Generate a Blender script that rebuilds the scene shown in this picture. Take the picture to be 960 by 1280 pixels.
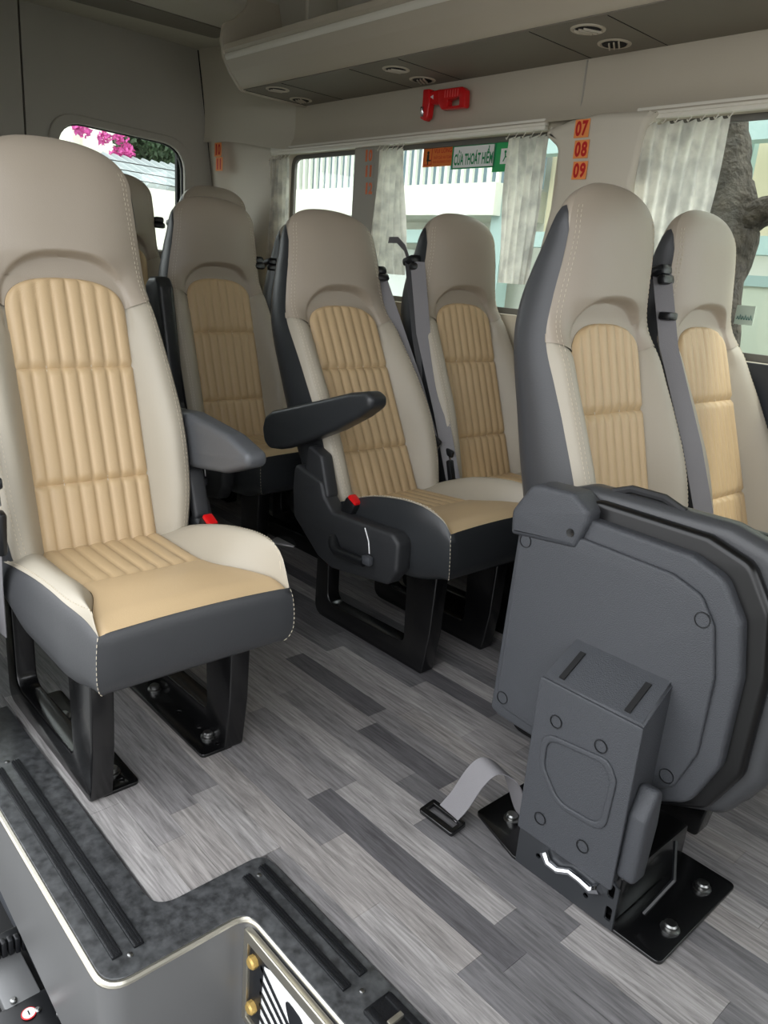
import bpy, bmesh, math, random
from mathutils import Vector, Matrix
random.seed(7)
for o in list(bpy.data.objects): bpy.data.objects.remove(o, do_unlink=True)
scene = bpy.context.scene
COL = scene.collection

# ------------------------------------------------------------------ camera
# world: X towards the front of the van, Y towards its left side wall, Z up, van floor at z = 0
W = ((0.66556824, 0.26841746, -0.69639859),
     (0.74251288, -0.14380633, 0.65421278),
     (0.07545561, -0.95250817, -0.29501635))
FPX = 962.21
CAM = Vector((0, 0, 1.0))
cd = bpy.data.cameras.new('camera'); cam = bpy.data.objects.new('camera', cd); COL.objects.link(cam)
cd.sensor_fit = 'VERTICAL'; cd.sensor_height = 36; cd.lens = 36 * FPX / 1280
cd.clip_start = 0.02; cd.clip_end = 200
m = Matrix.Identity(4)
for r in range(3):
    m[r][0] = W[r][0]; m[r][1] = -W[r][1]; m[r][2] = -W[r][2]; m[r][3] = CAM[r]
cam.matrix_world = m
scene.camera = cam

def ray(x, y):
    v = (x - 480, y - 640, FPX)
    return Vector([sum(W[r][k] * v[k] for k in range(3)) for r in range(3)])
def on(x, y, axis, val):
    d = ray(x, y); return CAM + d * ((val - CAM[axis]) / d[axis])
def atx(x, y, v): return on(x, y, 0, v)
def aty(x, y, v): return on(x, y, 1, v)
def atz(x, y, v): return on(x, y, 2, v)

# ------------------------------------------------------------------ light
world = bpy.data.worlds.new('world'); scene.world = world; world.use_nodes = True
nt = world.node_tree; bg = nt.nodes['Background']
tc = nt.nodes.new('ShaderNodeTexCoord'); sep = nt.nodes.new('ShaderNodeSeparateXYZ')
mr = nt.nodes.new('ShaderNodeMapRange'); mr.inputs[1].default_value = -0.1; mr.inputs[2].default_value = 0.9
ramp = nt.nodes.new('ShaderNodeValToRGB')
ramp.color_ramp.elements[0].color = (0.98, 0.98, 1.0, 1); ramp.color_ramp.elements[1].color = (0.90, 0.95, 1.0, 1)
nt.links.new(tc.outputs['Generated'], sep.inputs[0]); nt.links.new(sep.outputs[2], mr.inputs[0])
nt.links.new(mr.outputs[0], ramp.inputs[0]); nt.links.new(ramp.outputs[0], bg.inputs[0])
bg.inputs[1].default_value = 1.9
sd = bpy.data.lights.new('sun', 'SUN'); sd.energy = 1.6; sd.angle = math.radians(8); sd.color = (1.0, 0.95, 0.86)
sun = bpy.data.objects.new('sun', sd); COL.objects.link(sun)
sun.rotation_euler = (math.radians(-20), math.radians(24), 0)
scene.view_settings.view_transform = 'Standard'; scene.view_settings.look = 'None'
scene.view_settings.exposure = 0.85; scene.view_settings.gamma = 1.0
scene.view_settings.use_curve_mapping = False

# ------------------------------------------------------------------ materials
def lin(c):
    return tuple(((v / 255) / 12.92 if v / 255 <= 0.04045 else ((v / 255 + 0.055) / 1.055) ** 2.4) for v in c)
MATS = {}
def mat(name, rgb, rough=0.5, metal=0.0, bump=0.0, bscale=200, vary=0.0, vscale=8, spec=0.5, emit=0, coat=0, bdist=0.002):
    if name in MATS: return MATS[name]
    M = bpy.data.materials.new(name); M.use_nodes = True; n = M.node_tree; b = n.nodes['Principled BSDF']
    c = lin(rgb) + (1,)
    b.inputs['Base Color'].default_value = c; b.inputs['Roughness'].default_value = rough
    b.inputs['Metallic'].default_value = metal; b.inputs['Specular IOR Level'].default_value = spec
    if coat: b.inputs['Coat Weight'].default_value = coat; b.inputs['Coat Roughness'].default_value = 0.1
    co = n.nodes.new('ShaderNodeTexCoord')
    if vary:
        t = n.nodes.new('ShaderNodeTexNoise'); t.inputs['Scale'].default_value = vscale; t.inputs['Detail'].default_value = 5
        n.links.new(co.outputs['Object'], t.inputs['Vector'])
        r = n.nodes.new('ShaderNodeValToRGB')
        r.color_ramp.elements[0].position = 0.3; r.color_ramp.elements[1].position = 0.7
        r.color_ramp.elements[0].color = tuple(v * (1 - vary) for v in c[:3]) + (1,)
        r.color_ramp.elements[1].color = tuple(min(1, v * (1 + vary)) for v in c[:3]) + (1,)
        n.links.new(t.outputs['Fac'], r.inputs[0]); n.links.new(r.outputs[0], b.inputs['Base Color'])
    if bump:
        t = n.nodes.new('ShaderNodeTexNoise'); t.inputs['Scale'].default_value = bscale; t.inputs['Detail'].default_value = 3
        n.links.new(co.outputs['Object'], t.inputs['Vector'])
        bp = n.nodes.new('ShaderNodeBump'); bp.inputs['Strength'].default_value = bump; bp.inputs['Distance'].default_value = bdist
        n.links.new(t.outputs['Fac'], bp.inputs['Height']); n.links.new(bp.outputs[0], b.inputs['Normal'])
    if emit:
        b.inputs['Emission Color'].default_value = c; b.inputs['Emission Strength'].default_value = emit
    MATS[name] = M; return M

tan = mat('tan_leather', (192, 166, 128), 0.45, bump=0.12, bscale=400)
greige = mat('light_greige_leather', (170, 162, 146), 0.48, bump=0.12, bscale=400)
taupe = mat('taupe_leather', (160, 149, 134), 0.42, bump=0.12, bscale=400)
charcoal = mat('charcoal_leather', (60, 61, 63), 0.38, bump=0.15, bscale=350)
blackleather = mat('black_leather', (42, 44, 46), 0.36, bump=0.12, bscale=350)
thread = mat('pale_thread', (200, 189, 168), 0.7)
plastic = mat('black_grained_plastic', (40, 41, 43), 0.5, bump=0.3, bscale=600)
plastic_grey = mat('grey_grained_plastic', (62, 64, 68), 0.5, bump=0.6, bscale=500)
darkplastic = mat('smooth_dark_plastic', (20, 21, 23), 0.35)
blackmetal = mat('gloss_black_steel', (10, 10, 11), 0.25, metal=0.0, spec=0.6, coat=0.25)
boltmetal = mat('zinc_bolt', (150, 150, 148), 0.3, metal=1.0)
chrome = mat('chrome', (220, 222, 226), 0.12, metal=1.0)
steel = mat('painted_grey_steel', (112, 112, 112), 0.35, metal=0.3, vary=0.04, vscale=4)
silver = mat('silver_edge', (205, 200, 186), 0.28, metal=0.9)
granite = mat('dark_granite_vinyl', (66, 67, 68), 0.28, vary=0.5, vscale=70, bump=0.2, bscale=60)
rubber = mat('black_rubber', (16, 17, 20), 0.4, bump=0.3, bscale=300)
webbing = mat('grey_webbing', (120, 118, 120), 0.6, bump=0.3, bscale=500)
webdark = mat('dark_webbing', (28, 28, 30), 0.5, bump=0.3, bscale=500)
red = mat('red_plastic', (205, 16, 20), 0.35)
wallm = mat('greige_wall_trim', (192, 183, 164), 0.6, bump=0.1, bscale=300, vary=0.03, vscale=3)
wallgrey = mat('grey_rear_trim', (168, 164, 153), 0.65, vary=0.03, vscale=3)
pillarm = mat('pillar_trim', (204, 197, 180), 0.6)
ceilm = mat('ceiling_lining', (196, 191, 177), 0.8, bump=0.2, bscale=300)
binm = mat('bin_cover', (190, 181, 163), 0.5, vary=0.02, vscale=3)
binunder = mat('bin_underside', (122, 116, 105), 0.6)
offwhite = mat('off_white_plastic', (230, 226, 212), 0.4)
darkgap = mat('dark_gap', (14, 14, 15), 0.8)
lowertrim = mat('dark_lower_trim', (46, 49, 54), 0.6, bump=0.2)
orange = mat('orange_sticker', (240, 152, 84), 0.5)
redink = mat('red_ink', (196, 28, 24), 0.5)
brass = mat('brass_knob', (206, 172, 100), 0.35, metal=0.4)
white = mat('white_film', (240, 240, 238), 0.3)
green = mat('green_ink', (22, 140, 84), 0.5)
greensign = mat('green_sign', (48, 168, 96), 0.5)
teal = mat('pale_teal_paint', (170, 196, 190), 0.5)
concrete = mat('pale_concrete', (236, 236, 222), 0.8, vary=0.05, vscale=2)
facade = mat('white_facade', (234, 236, 224), 0.8, vary=0.04, vscale=1)
bark = mat('tree_bark', (66, 60, 52), 0.9, vary=0.55, vscale=16, bump=1.0, bscale=30, bdist=.03)
leafm = mat('dark_leaf', (52, 74, 46), 0.6, vary=0.3, vscale=6)
pink = mat('pink_bract', (206, 84, 158), 0.6)
asphalt = mat('asphalt', (120, 120, 118), 0.9, vary=0.15, vscale=3)
roofm = mat('grey_roof_sheet', (150, 158, 160), 0.6)
greenpanel = mat('pale_green_sheet', (206, 216, 196), 0.5)

def wood_mat(i, rgb):
    M = bpy.data.materials.new('grey_oak_vinyl_%d' % i); M.use_nodes = True; n = M.node_tree; b = n.nodes['Principled BSDF']
    co = n.nodes.new('ShaderNodeTexCoord'); mp = n.nodes.new('ShaderNodeMapping')
    oi = n.nodes.new('ShaderNodeObjectInfo'); ad = n.nodes.new('ShaderNodeVectorMath'); ad.operation = 'ADD'
    sc = n.nodes.new('ShaderNodeVectorMath'); sc.operation = 'SCALE'; sc.inputs['Scale'].default_value = 1.0
    n.links.new(oi.outputs['Location'], sc.inputs[0])
    n.links.new(co.outputs['Object'], ad.inputs[0]); n.links.new(sc.outputs[0], ad.inputs[1])
    mp.inputs['Scale'].default_value = (4.0, 60.0, 1.0)
    n.links.new(ad.outputs[0], mp.inputs[0])
    t = n.nodes.new('ShaderNodeTexNoise'); t.inputs['Scale'].default_value = 2.2; t.inputs['Detail'].default_value = 7
    t.inputs['Distortion'].default_value = 0.6; t.inputs['Roughness'].default_value = 0.68
    n.links.new(mp.outputs[0], t.inputs['Vector'])
    r = n.nodes.new('ShaderNodeValToRGB'); c = lin(rgb)
    r.color_ramp.elements[0].position = 0.3; r.color_ramp.elements[1].position = 0.72
    r.color_ramp.elements[0].color = tuple(v * 0.42 for v in c) + (1,)
    r.color_ramp.elements[1].color = tuple(min(1, v * 1.5) for v in c) + (1,)
    n.links.new(t.outputs['Fac'], r.inputs[0]); n.links.new(r.outputs[0], b.inputs['Base Color'])
    b.inputs['Roughness'].default_value = 0.42
    bp = n.nodes.new('ShaderNodeBump'); bp.inputs['Strength'].default_value = 0.15; bp.inputs['Distance'].default_value = 0.001
    n.links.new(t.outputs['Fac'], bp.inputs['Height']); n.links.new(bp.outputs[0], b.inputs['Normal'])
    return M
woods = [wood_mat(i, c) for i, c in enumerate([(154, 150, 148), (143, 139, 138), (129, 126, 126), (112, 110, 111), (96, 94, 96), (150, 145, 142)])]

def glass_mat(name, tint, gl):
    M = bpy.data.materials.new(name); M.use_nodes = True; n = M.node_tree
    for x in list(n.nodes): n.nodes.remove(x)
    out = n.nodes.new('ShaderNodeOutputMaterial'); mx = n.nodes.new('ShaderNodeMixShader')
    tr = n.nodes.new('ShaderNodeBsdfTransparent'); g = n.nodes.new('ShaderNodeBsdfGlossy')
    tr.inputs[0].default_value = tint + (1,); g.inputs['Roughness'].default_value = 0.02
    mx.inputs[0].default_value = gl
    n.links.new(tr.outputs[0], mx.inputs[1]); n.links.new(g.outputs[0], mx.inputs[2]); n.links.new(mx.outputs[0], out.inputs[0])
    return M
glass = glass_mat('tinted_window_glass', (0.91, 0.94, 0.92), 0.05)

def curtain_mat():
    M = bpy.data.materials.new('sheer_curtain_cloth'); M.use_nodes = True; n = M.node_tree; b = n.nodes['Principled BSDF']
    out = n.nodes['Material Output']
    co = n.nodes.new('ShaderNodeTexCoord'); t = n.nodes.new('ShaderNodeTexNoise'); t.inputs['Scale'].default_value = 16; t.inputs['Detail'].default_value = 4
    n.links.new(co.outputs['Object'], t.inputs['Vector'])
    r = n.nodes.new('ShaderNodeValToRGB'); r.color_ramp.elements[0].position = 0.35; r.color_ramp.elements[1].position = 0.62
    r.color_ramp.elements[0].color = lin((200, 198, 192)) + (1,); r.color_ramp.elements[1].color = lin((246, 243, 234)) + (1,)
    n.links.new(t.outputs['Fac'], r.inputs[0]); n.links.new(r.outputs[0], b.inputs['Base Color']); b.inputs['Roughness'].default_value = 0.7
    tl = n.nodes.new('ShaderNodeBsdfTranslucent'); n.links.new(r.outputs[0], tl.inputs[0])
    mx = n.nodes.new('ShaderNodeMixShader'); mx.inputs[0].default_value = 0.6
    n.links.new(b.outputs[0], mx.inputs[1]); n.links.new(tl.outputs[0], mx.inputs[2]); n.links.new(mx.outputs[0], out.inputs[0])
    return M
curtain_cloth = curtain_mat()

# ------------------------------------------------------------------ mesh helpers
def tagp(o, label=None, cat=None, group=None, kind=None):
    if label: o['label'] = label
    if cat: o['category'] = cat
    if group: o['group'] = group
    if kind: o['kind'] = kind
    return o
def link(name, me, parent=None, loc=(0, 0, 0), rot=(0, 0, 0)):
    o = bpy.data.objects.new(name, me); COL.objects.link(o)
    o.location = loc; o.rotation_euler = rot
    if parent: o.parent = parent
    return o
def mesh(name, v, f, mt, smooth=True, sharp=40):
    me = bpy.data.meshes.new(name); me.from_pydata([tuple(p) for p in v], [], f); me.update()
    bm = bmesh.new(); bm.from_mesh(me); bmesh.ops.recalc_face_normals(bm, faces=bm.faces); bm.to_mesh(me); bm.free()
    me.materials.append(mt)
    if smooth: me.shade_smooth(); me.set_sharp_from_angle(angle=math.radians(sharp))
    return me
def raw(name, v, f, mt):          # open surface, keep winding
    me = bpy.data.meshes.new(name); me.from_pydata([tuple(p) for p in v], [], f); me.update(); me.materials.append(mt); me.shade_smooth()
    return me
def empty(name, loc=(0, 0, 0), rot=(0, 0, 0), parent=None):
    o = bpy.data.objects.new(name, None); COL.objects.link(o); o.empty_display_size = 0.05
    o.location = loc; o.rotation_euler = rot
    if parent: o.parent = parent
    return o
class B:
    def __init__(s): s.v = []; s.f = []
    def add(s, v, f):
        k = len(s.v); s.v += [Vector(p) for p in v]; s.f += [tuple(i + k for i in q) for q in f]; return s
    def box(s, c, d, bev=0.0, M=None):
        bm = bmesh.new(); bmesh.ops.create_cube(bm, size=1)
        for q in bm.verts: q.co = Vector((q.co[0] * d[0], q.co[1] * d[1], q.co[2] * d[2]))
        if bev: bmesh.ops.bevel(bm, geom=list(bm.edges), offset=bev, segments=2, affect='EDGES', profile=0.5)
        if M is not None: bmesh.ops.transform(bm, matrix=M, verts=bm.verts)
        bmesh.ops.translate(bm, vec=Vector(c), verts=bm.verts)
        bm.verts.index_update(); s.add([q.co.copy() for q in bm.verts], [[q.index for q in fc.verts] for fc in bm.faces]); bm.free(); return s
    def tube(s, pts, r, n=8, caps=True):
        pts = [Vector(p) for p in pts]; N = len(pts); rs = r if isinstance(r, (list, tuple)) else [r] * N
        rings = []; up = Vector((0.31, 0.2, 0.93))
        for i, p in enumerate(pts):
            t = (pts[min(i + 1, N - 1)] - pts[max(i - 1, 0)]).normalized()
            a = t.cross(up)
            if a.length < 1e-3: a = t.cross(Vector((1, 0, 0)))
            a.normalize(); b = t.cross(a)
            rings.append([p + (a * math.cos(2 * math.pi * k / n) + b * math.sin(2 * math.pi * k / n)) * rs[i] for k in range(n)])
        v = [q for R in rings for q in R]; f = []
        for i in range(N - 1):
            for k in range(n):
                f.append((i * n + k, i * n + (k + 1) % n, (i + 1) * n + (k + 1) % n, (i + 1) * n + k))
        if caps: f.append(tuple(range(n))[::-1]); f.append(tuple((N - 1) * n + k for k in range(n)))
        return s.add(v, f)
    def lathe(s, c, axis, prof, n=16):   # prof: (r, h) along axis
        c = Vector(c); ax = Vector(axis).normalized(); a = ax.orthogonal().normalized(); b = ax.cross(a)
        v = []; f = []
        for r, h in prof:
            for k in range(n):
                v.append(c + ax * h + (a * math.cos(2 * math.pi * k / n) + b * math.sin(2 * math.pi * k / n)) * r)
        for i in range(len(prof) - 1):
            for k in range(n): f.append((i * n + k, i * n + (k + 1) % n, (i + 1) * n + (k + 1) % n, (i + 1) * n + k))
        f.append(tuple(range(n))[::-1]); f.append(tuple((len(prof) - 1) * n + k for k in range(n)))
        return s.add(v, f)
    def ribbon(s, pts, wv, th):          # webbing strip: centre points, width vector (or list), thickness
        pts = [Vector(p) for p in pts]; N = len(pts); v = []; f = []
        for i, p in enumerate(pts):
            t = (pts[min(i + 1, N - 1)] - pts[max(i - 1, 0)]).normalized(); w = Vector(wv[i] if isinstance(wv, list) else wv) * 0.5
            nn = t.cross(w).normalized() * th * 0.5
            v += [p - w - nn, p + w - nn, p + w + nn, p - w + nn]
        for i in range(N - 1):
            for k in range(4): f.append((i * 4 + k, i * 4 + (k + 1) % 4, i * 4 + 4 + (k + 1) % 4, i * 4 + 4 + k))
        f.append((3, 2, 1, 0)); f.append(tuple((N - 1) * 4 + k for k in range(4)))
        return s.add(v, f)
    def mesh(s, name, mt, smooth=True, sharp=40): return mesh(name, s.v, s.f, mt, smooth, sharp)
    def obj(s, name, mt, parent=None, loc=(0, 0, 0), rot=(0, 0, 0), smooth=True, sharp=40): return link(name, s.mesh(name, mt, smooth, sharp), parent, loc, rot)

def rounded(poly, r, n=5):
    out = []; N = len(poly)
    for i in range(N):
        p0 = Vector(poly[i - 1]); p = Vector(poly[i]); p1 = Vector(poly[(i + 1) % N])
        ri = r[i] if isinstance(r, (list, tuple)) else r
        a = (p0 - p); b = (p1 - p); la, lb = a.length, b.length
        if ri <= 0 or la < 1e-6 or lb < 1e-6: out.append(tuple(p)); continue
        a.normalize(); b.normalize(); ang = a.angle(b); d = min(ri / max(math.tan(ang / 2), 0.05), 0.48 * la, 0.48 * lb)
        A = p + a * d; Bq = p + b * d
        for k in range(n + 1):
            t = k / n; out.append(tuple(A * (1 - t) ** 2 + p * 2 * t * (1 - t) + Bq * t * t))
    return out
def prism(poly, th, mapf, bev=0.0, holes=(), bres=2):
    """filled 2D outline with holes -> solid of thickness th (w from 0 to th), mapped by mapf(u,v,w)"""
    cu = bpy.data.curves.new('tmp', 'CURVE'); cu.dimensions = '2D'; cu.fill_mode = 'BOTH'
    cu.extrude = max(th / 2 - bev, 0.00001); cu.bevel_depth = bev; cu.bevel_resolution = bres; cu.offset = -bev
    for pl in [poly] + list(holes):
        sp = cu.splines.new('POLY'); sp.points.add(len(pl) - 1); sp.use_cyclic_u = True
        for q, p in zip(sp.points, pl): q.co = (p[0], p[1], 0, 1)
    ob = bpy.data.objects.new('tmp', cu); COL.objects.link(ob)
    dg = bpy.context.evaluated_depsgraph_get(); me = ob.evaluated_get(dg).to_mesh()
    bm = bmesh.new(); bm.from_mesh(me); bmesh.ops.remove_doubles(bm, verts=bm.verts, dist=1e-5)
    bm.verts.index_update()
    b = B(); b.add([mapf(q.co[0], q.co[1], q.co[2] + th / 2) for q in bm.verts], [[q.index for q in fc.verts] for fc in bm.faces])
    bm.free(); ob.evaluated_get(dg).to_mesh_clear(); bpy.data.objects.remove(ob); bpy.data.curves.remove(cu)
    return b
def XZ(y0, sgn=1): return lambda u, v, w: (u, y0 + sgn * w, v)
def YZ(x0, sgn=1): return lambda u, v, w: (x0 + sgn * w, u, v)
def XY(z0): return lambda u, v, w: (u, v, z0 + w)
def ellipse(cx, cy, rx, ry, n=24): return [(cx + rx * math.cos(2 * math.pi * k / n), cy + ry * math.sin(2 * math.pi * k / n)) for k in range(n)]
def rect(x0, x1, y0, y1, r=0, n=5):
    p = [(x0, y0), (x1, y0), (x1, y1), (x0, y1)]; return rounded(p, r, n) if r else p
def text_mesh(name, s, mt, mapf, size=1, sx=1.0, bold=0.0):
    """flat lettering, mapf(u,v) with u,v in 0..1 of the text box"""
    cu = bpy.data.curves.new('tmp', 'FONT'); cu.body = s; cu.size = size; cu.offset = bold; cu.resolution_u = 3
    ob = bpy.data.objects.new('tmp', cu); COL.objects.link(ob)
    dg = bpy.context.evaluated_depsgraph_get(); me = ob.evaluated_get(dg).to_mesh()
    vs = [q.co.copy() for q in me.vertices]; fs = [tuple(p.vertices) for p in me.polygons]
    ob.evaluated_get(dg).to_mesh_clear(); bpy.data.objects.remove(ob); bpy.data.curves.remove(cu)
    x0 = min(q[0] for q in vs); x1 = max(q[0] for q in vs); y0 = min(q[1] for q in vs); y1 = max(q[1] for q in vs)
    return raw(name, [mapf((q[0] - x0) / (x1 - x0), (q[1] - y0) / (y1 - y0)) for q in vs], fs, mt)
def interp(tab, x):
    if x <= tab[0][0]: return tab[0][1]
    for i in range(len(tab) - 1):
        a, b = tab[i], tab[i + 1]
        if x <= b[0]:
            t = (x - a[0]) / (b[0] - a[0])
            m0 = (b[1] - tab[max(i - 1, 0)][1]) / (b[0] - tab[max(i - 1, 0)][0])
            j = min(i + 2, len(tab) - 1); m1 = (tab[j][1] - a[1]) / (tab[j][0] - a[0])
            h = b[0] - a[0]
            return (2*t**3 - 3*t*t + 1) * a[1] + (t**3 - 2*t*t + t) * h * m0 + (-2*t**3 + 3*t*t) * b[1] + (t**3 - t*t) * h * m1
    return tab[-1][1]
def sstep(a, b, x):
    t = max(0.0, min(1.0, (x - a) / (b - a))); return t * t * (3 - 2 * t)
def gridmesh(name, fn, nu, nv, mt, th=0.0):
    v = [fn(i / nu, j / nv) for j in range(nv + 1) for i in range(nu + 1)]
    f = [(j * (nu + 1) + i, j * (nu + 1) + i + 1, (j + 1) * (nu + 1) + i + 1, (j + 1) * (nu + 1) + i) for j in range(nv) for i in range(nu)]
    return raw(name, v, f, mt)

def struct(o): o['kind'] = 'structure'; return o

# ================================================================== SETTING
YW = 2.10       # inner face of the left wall
XR = -3.50      # inner face of the rear doors
XF = 1.0        # how far forward the shell goes
# --- ground outside
struct(B().box((0, 2, -0.76), (60, 60, 0.1)).obj('ground', asphalt))
# --- floor with vinyl planks
fl = struct(prism([(XR - .1, 0.36), (-1.62, 0.36), (-1.62, .45), (-0.93, 0.45), (-0.93, 0.655), (XF, 0.655), (XF, YW + 0.05), (XR - .1, YW + 0.05)], 0.04, XY(-0.042)).obj('floor', woods[2]))
pw = 0.0585; yy = 0.45; row = 0
plank_cache = {}
while yy < YW - 0.02:
    x = -3.3 - random.random() * 0.4
    if yy > 1.15: xe = -0.15
    else: xe = -0.1
    x_end = -0.93 if yy < 0.655 - pw * 0.3 else xe
    while x < x_end:
        L = random.choice((0.26, 0.34, 0.42, 0.5)); x1 = min(x + L, x_end); x0 = max(x, -3.45)
        y0, y1 = yy, min(yy + pw, YW)
        if x1 < -0.93 + 1e-6 or y0 > 0.64:
            if x1 - x0 > 0.03:
                o = B().box((0, 0, 0), (x1 - x0 - 0.0006, y1 - y0 - 0.0006, 0.004)).obj('plank', woods[random.choice((0, 0, 1, 1, 2, 2, 3, 3, 4, 5, 5))], fl, ((x0 + x1) / 2, (y0 + y1) / 2, -0.002), smooth=False)
        x += L
    yy += pw; row += 1
# --- step plate, riser, well
r1 = rounded([(-1.66, 0.325), (-0.84, 0.325), (-0.84, 0.555), (0.1, 0.555), (0.1, 0.648), (-0.93, 0.648), (-0.93, 0.443), (-1.66, 0.443)], [0, .04, .035, 0, 0, .03, .04, 0], 6)
sp = prism(r1, 0.006, XY(0.0), 0.0015).obj('step_plate', granite)
tagp(sp, 'dark marbled step plate edging the floor around the door step', 'step plate')
path = rounded([(-1.70, 0.322), (-0.837, 0.322), (-0.837, 0.558), (0.1, 0.558)], [0, .04, .035, 0], 8)
rim = B().tube([(p[0], p[1], 0.0) for p in path], 0.0055, 8).obj('edge_trim', silver, sp); rim['label'] = 'bright silver edge moulding'
def strip(x0, x1, y, w=0.016):
    b = B(); b.box(((x0 + x1) / 2, y, 0.0085), (x1 - x0, w, 0.005), 0.0012)
    for k in range(3): b.box(((x0 + x1) / 2, y + (k - 1) * 0.0045, 0.0115), (x1 - x0 - .002, 0.0022, 0.0022))
    return b.obj('tread_strip', rubber, sp)
strip(-1.43, -0.878, 0.357); strip(-1.44, -0.878, 0.391)
strip(-0.90, -0.628, 0.592); strip(-0.903, -0.632, 0.626)
for (x, y, z0) in [(-0.872, 0.374, 0), (-1.45, 0.378, 0), (-0.89, 0.612, 0), (-0.612, 0.607, 0)]:
    B().lathe((x, y, 0.006), (0, 0, 1), [(0.0045, 0), (0.0042, 0.0015), (0.0025, 0.0025)], 12).obj('screw', boltmetal, sp)
lk = B(); lk.box((-0.50, 0.610, 0.009), (0.17, 0.05, 0.008), 0.002); lko = lk.obj('latch_pad', rubber, sp)
lk = B(); lk.box((-0.50, 0.592, 0.014), (0.16, 0.012, 0.004), 0.001).box((-0.50, 0.628, 0.014), (0.16, 0.012, 0.004), 0.001); lk.obj('rib', rubber, lko)
B().box((-0.545, 0.61, 0.015), (0.008, 0.026, 0.006), 0.001).obj('latch_pin', silver, lko)
# riser ribbon
v = []; f = []
pr = [(-1.74, 0.32)] + rounded([(-1.74, 0.32), (-0.835, 0.32), (-0.835, 0.56), (0.1, 0.56)], [0, .04, .035, 0], 8)[1:]
for p in pr: v += [(p[0], p[1], -0.002), (p[0], p[1], -0.155 if (p[1] < .33 and p[0] < -.9) else -0.26)]
for i in range(len(pr) - 1): f.append((2 * i, 2 * i + 2, 2 * i + 3, 2 * i + 1))
rs = link('wall_step', raw('wall_step', v, f, steel)); struct(rs)
struct(B().box((-0.40, 0.33, -0.265), (0.90, 0.46, 0.03), 0.008).obj('floor_step_tread', steel))
# underframe below the sill: ledge with guide rails
struct(B().box((-1.30, 0.385, -0.345), (0.92, 0.36, 0.06)).obj('trim_lower_sill', darkgap))
for k, (y, z) in enumerate([(0.345, -0.285), (0.375, -0.30)]):
    struct(B().box((-1.30, y, z), (0.90, 0.016, 0.03), 0.003).obj('trim_door_track', lowertrim))
b = B(); b.box((-1.20, 0.295, -0.295), (0.20, 0.062, 0.025), 0.004); ob = b.obj('slide_arm', steel); tagp(ob, 'grey steel sliding door arm below the sill', 'door arm')
ch = empty('cable_chain', (-1.27, 0.30, -0.27)); tagp(ch, 'black ribbed cable chain below the door sill', 'cable chain')
for k in range(9):
    o = B().box((0, 0, 0), (0.016, 0.009, 0.034), 0.002).obj('link', rubber, ch, (-0.004 + 0.002 * k, -0.036 + 0.0115 * k, 0.005 - 0.001 * (k - 4) ** 2 * 0.3))
B().box((-0.016, 0.01, 0.0), (0.022, 0.11, 0.03), 0.004).obj('conduit', darkplastic, ch)
rb = empty('roller_bracket', (-1.10, 0.30, -0.30)); tagp(rb, 'black roller bracket with white screws and round warning sticker below the sill', 'bracket')
B().box((0, 0, 0), (0.11, 0.13, 0.04), 0.012).obj('body', darkplastic, rb)
sk = atz(36, 1267, -0.278); l = sk - Vector((-1.10, .30, -.30))
so = B().lathe(l, (0, 0, 1), [(0.0125, 0), (0.0125, 0.0012)], 24).obj('sticker', mat('sticker_red', (200, 40, 44), .5), rb)
B().lathe(l + Vector((0, 0, .0013)), (0, 0, 1), [(0.0105, 0), (0.0105, 0.0006)], 24).obj('sticker_face', white, so)
B().box(l + Vector((0, 0, .0022)), (0.010, 0.0022, 0.0004)).obj('sticker_mark', darkplastic, so)
for px in [(17, 1250), (47, 1262), (75, 1266), (82, 1274), (89, 1257)]:
    q = atz(px[0], px[1], -0.278) - Vector((-1.10, .30, -.30))
    B().lathe(q - Vector((0, 0, .004)), (0, 0, 1), [(0.006, 0), (0.006, 0.005), (0.003, 0.0075)], 12).obj('screw', boltmetal, rb)
# lit step panel on the well side
lp = empty('step_light_panel', (-0.80, 0.556, -0.10)); tagp(lp, 'silver framed step panel with black and white stripes and gold knobs', 'step panel')
fx0, fx1, fz0, fz1 = -0.03, 0.75, -0.105, 0.085
prism(rect(fx0, fx1, fz0, fz1, .006), 0.012, lambda u, v, w: (u, -w, v), 0.002, [rect(fx0 + .012, fx1 - .012, fz0 + .012, fz1 - .022)]).obj('frame', silver, lp)
pf = prism(rect(fx0 + .01, fx1 - .01, fz0 + .01, fz1 - .02), 0.004, lambda u, v, w: (u, -w, v)).obj('panel', white, lp)
def onp(poly, y=-.0045): return prism(poly, 0.0012, lambda u, v, w: (u, y - w, v))
ink = mat('black_ink', (26, 28, 32), .4)
onp(rounded([(fx0 + .012, fz0 + .012), (.012, fz0 + .012), (.02, .045), (.045, .055), (.02, .06), (fx0 + .012, .06)], .006)).obj('printed_mark', ink, pf)
for k in range(5):
    x = 0.03 + k * 0.0; z = .042 - k * .026
    onp(rounded([(.012, z), (.11 + .01 * k, z - .062), (.105 + .01 * k, z - .068), (.012, z - .009)], .003)).obj('printed_stripe', ink, pf)
onp(rounded([(.075, .035), (.12, .03), (.16, -.02), (.15, -.09), (.11, -.09), (.105, -.03)], .02)).obj('printed_mark', ink, pf)
for z in (.035, -.06): B().lathe((-.004, -.004, z), (0, -1, 0), [(.011, 0), (.011, .010), (.008, .013)], 8).obj('knob', brass, lp)

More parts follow.
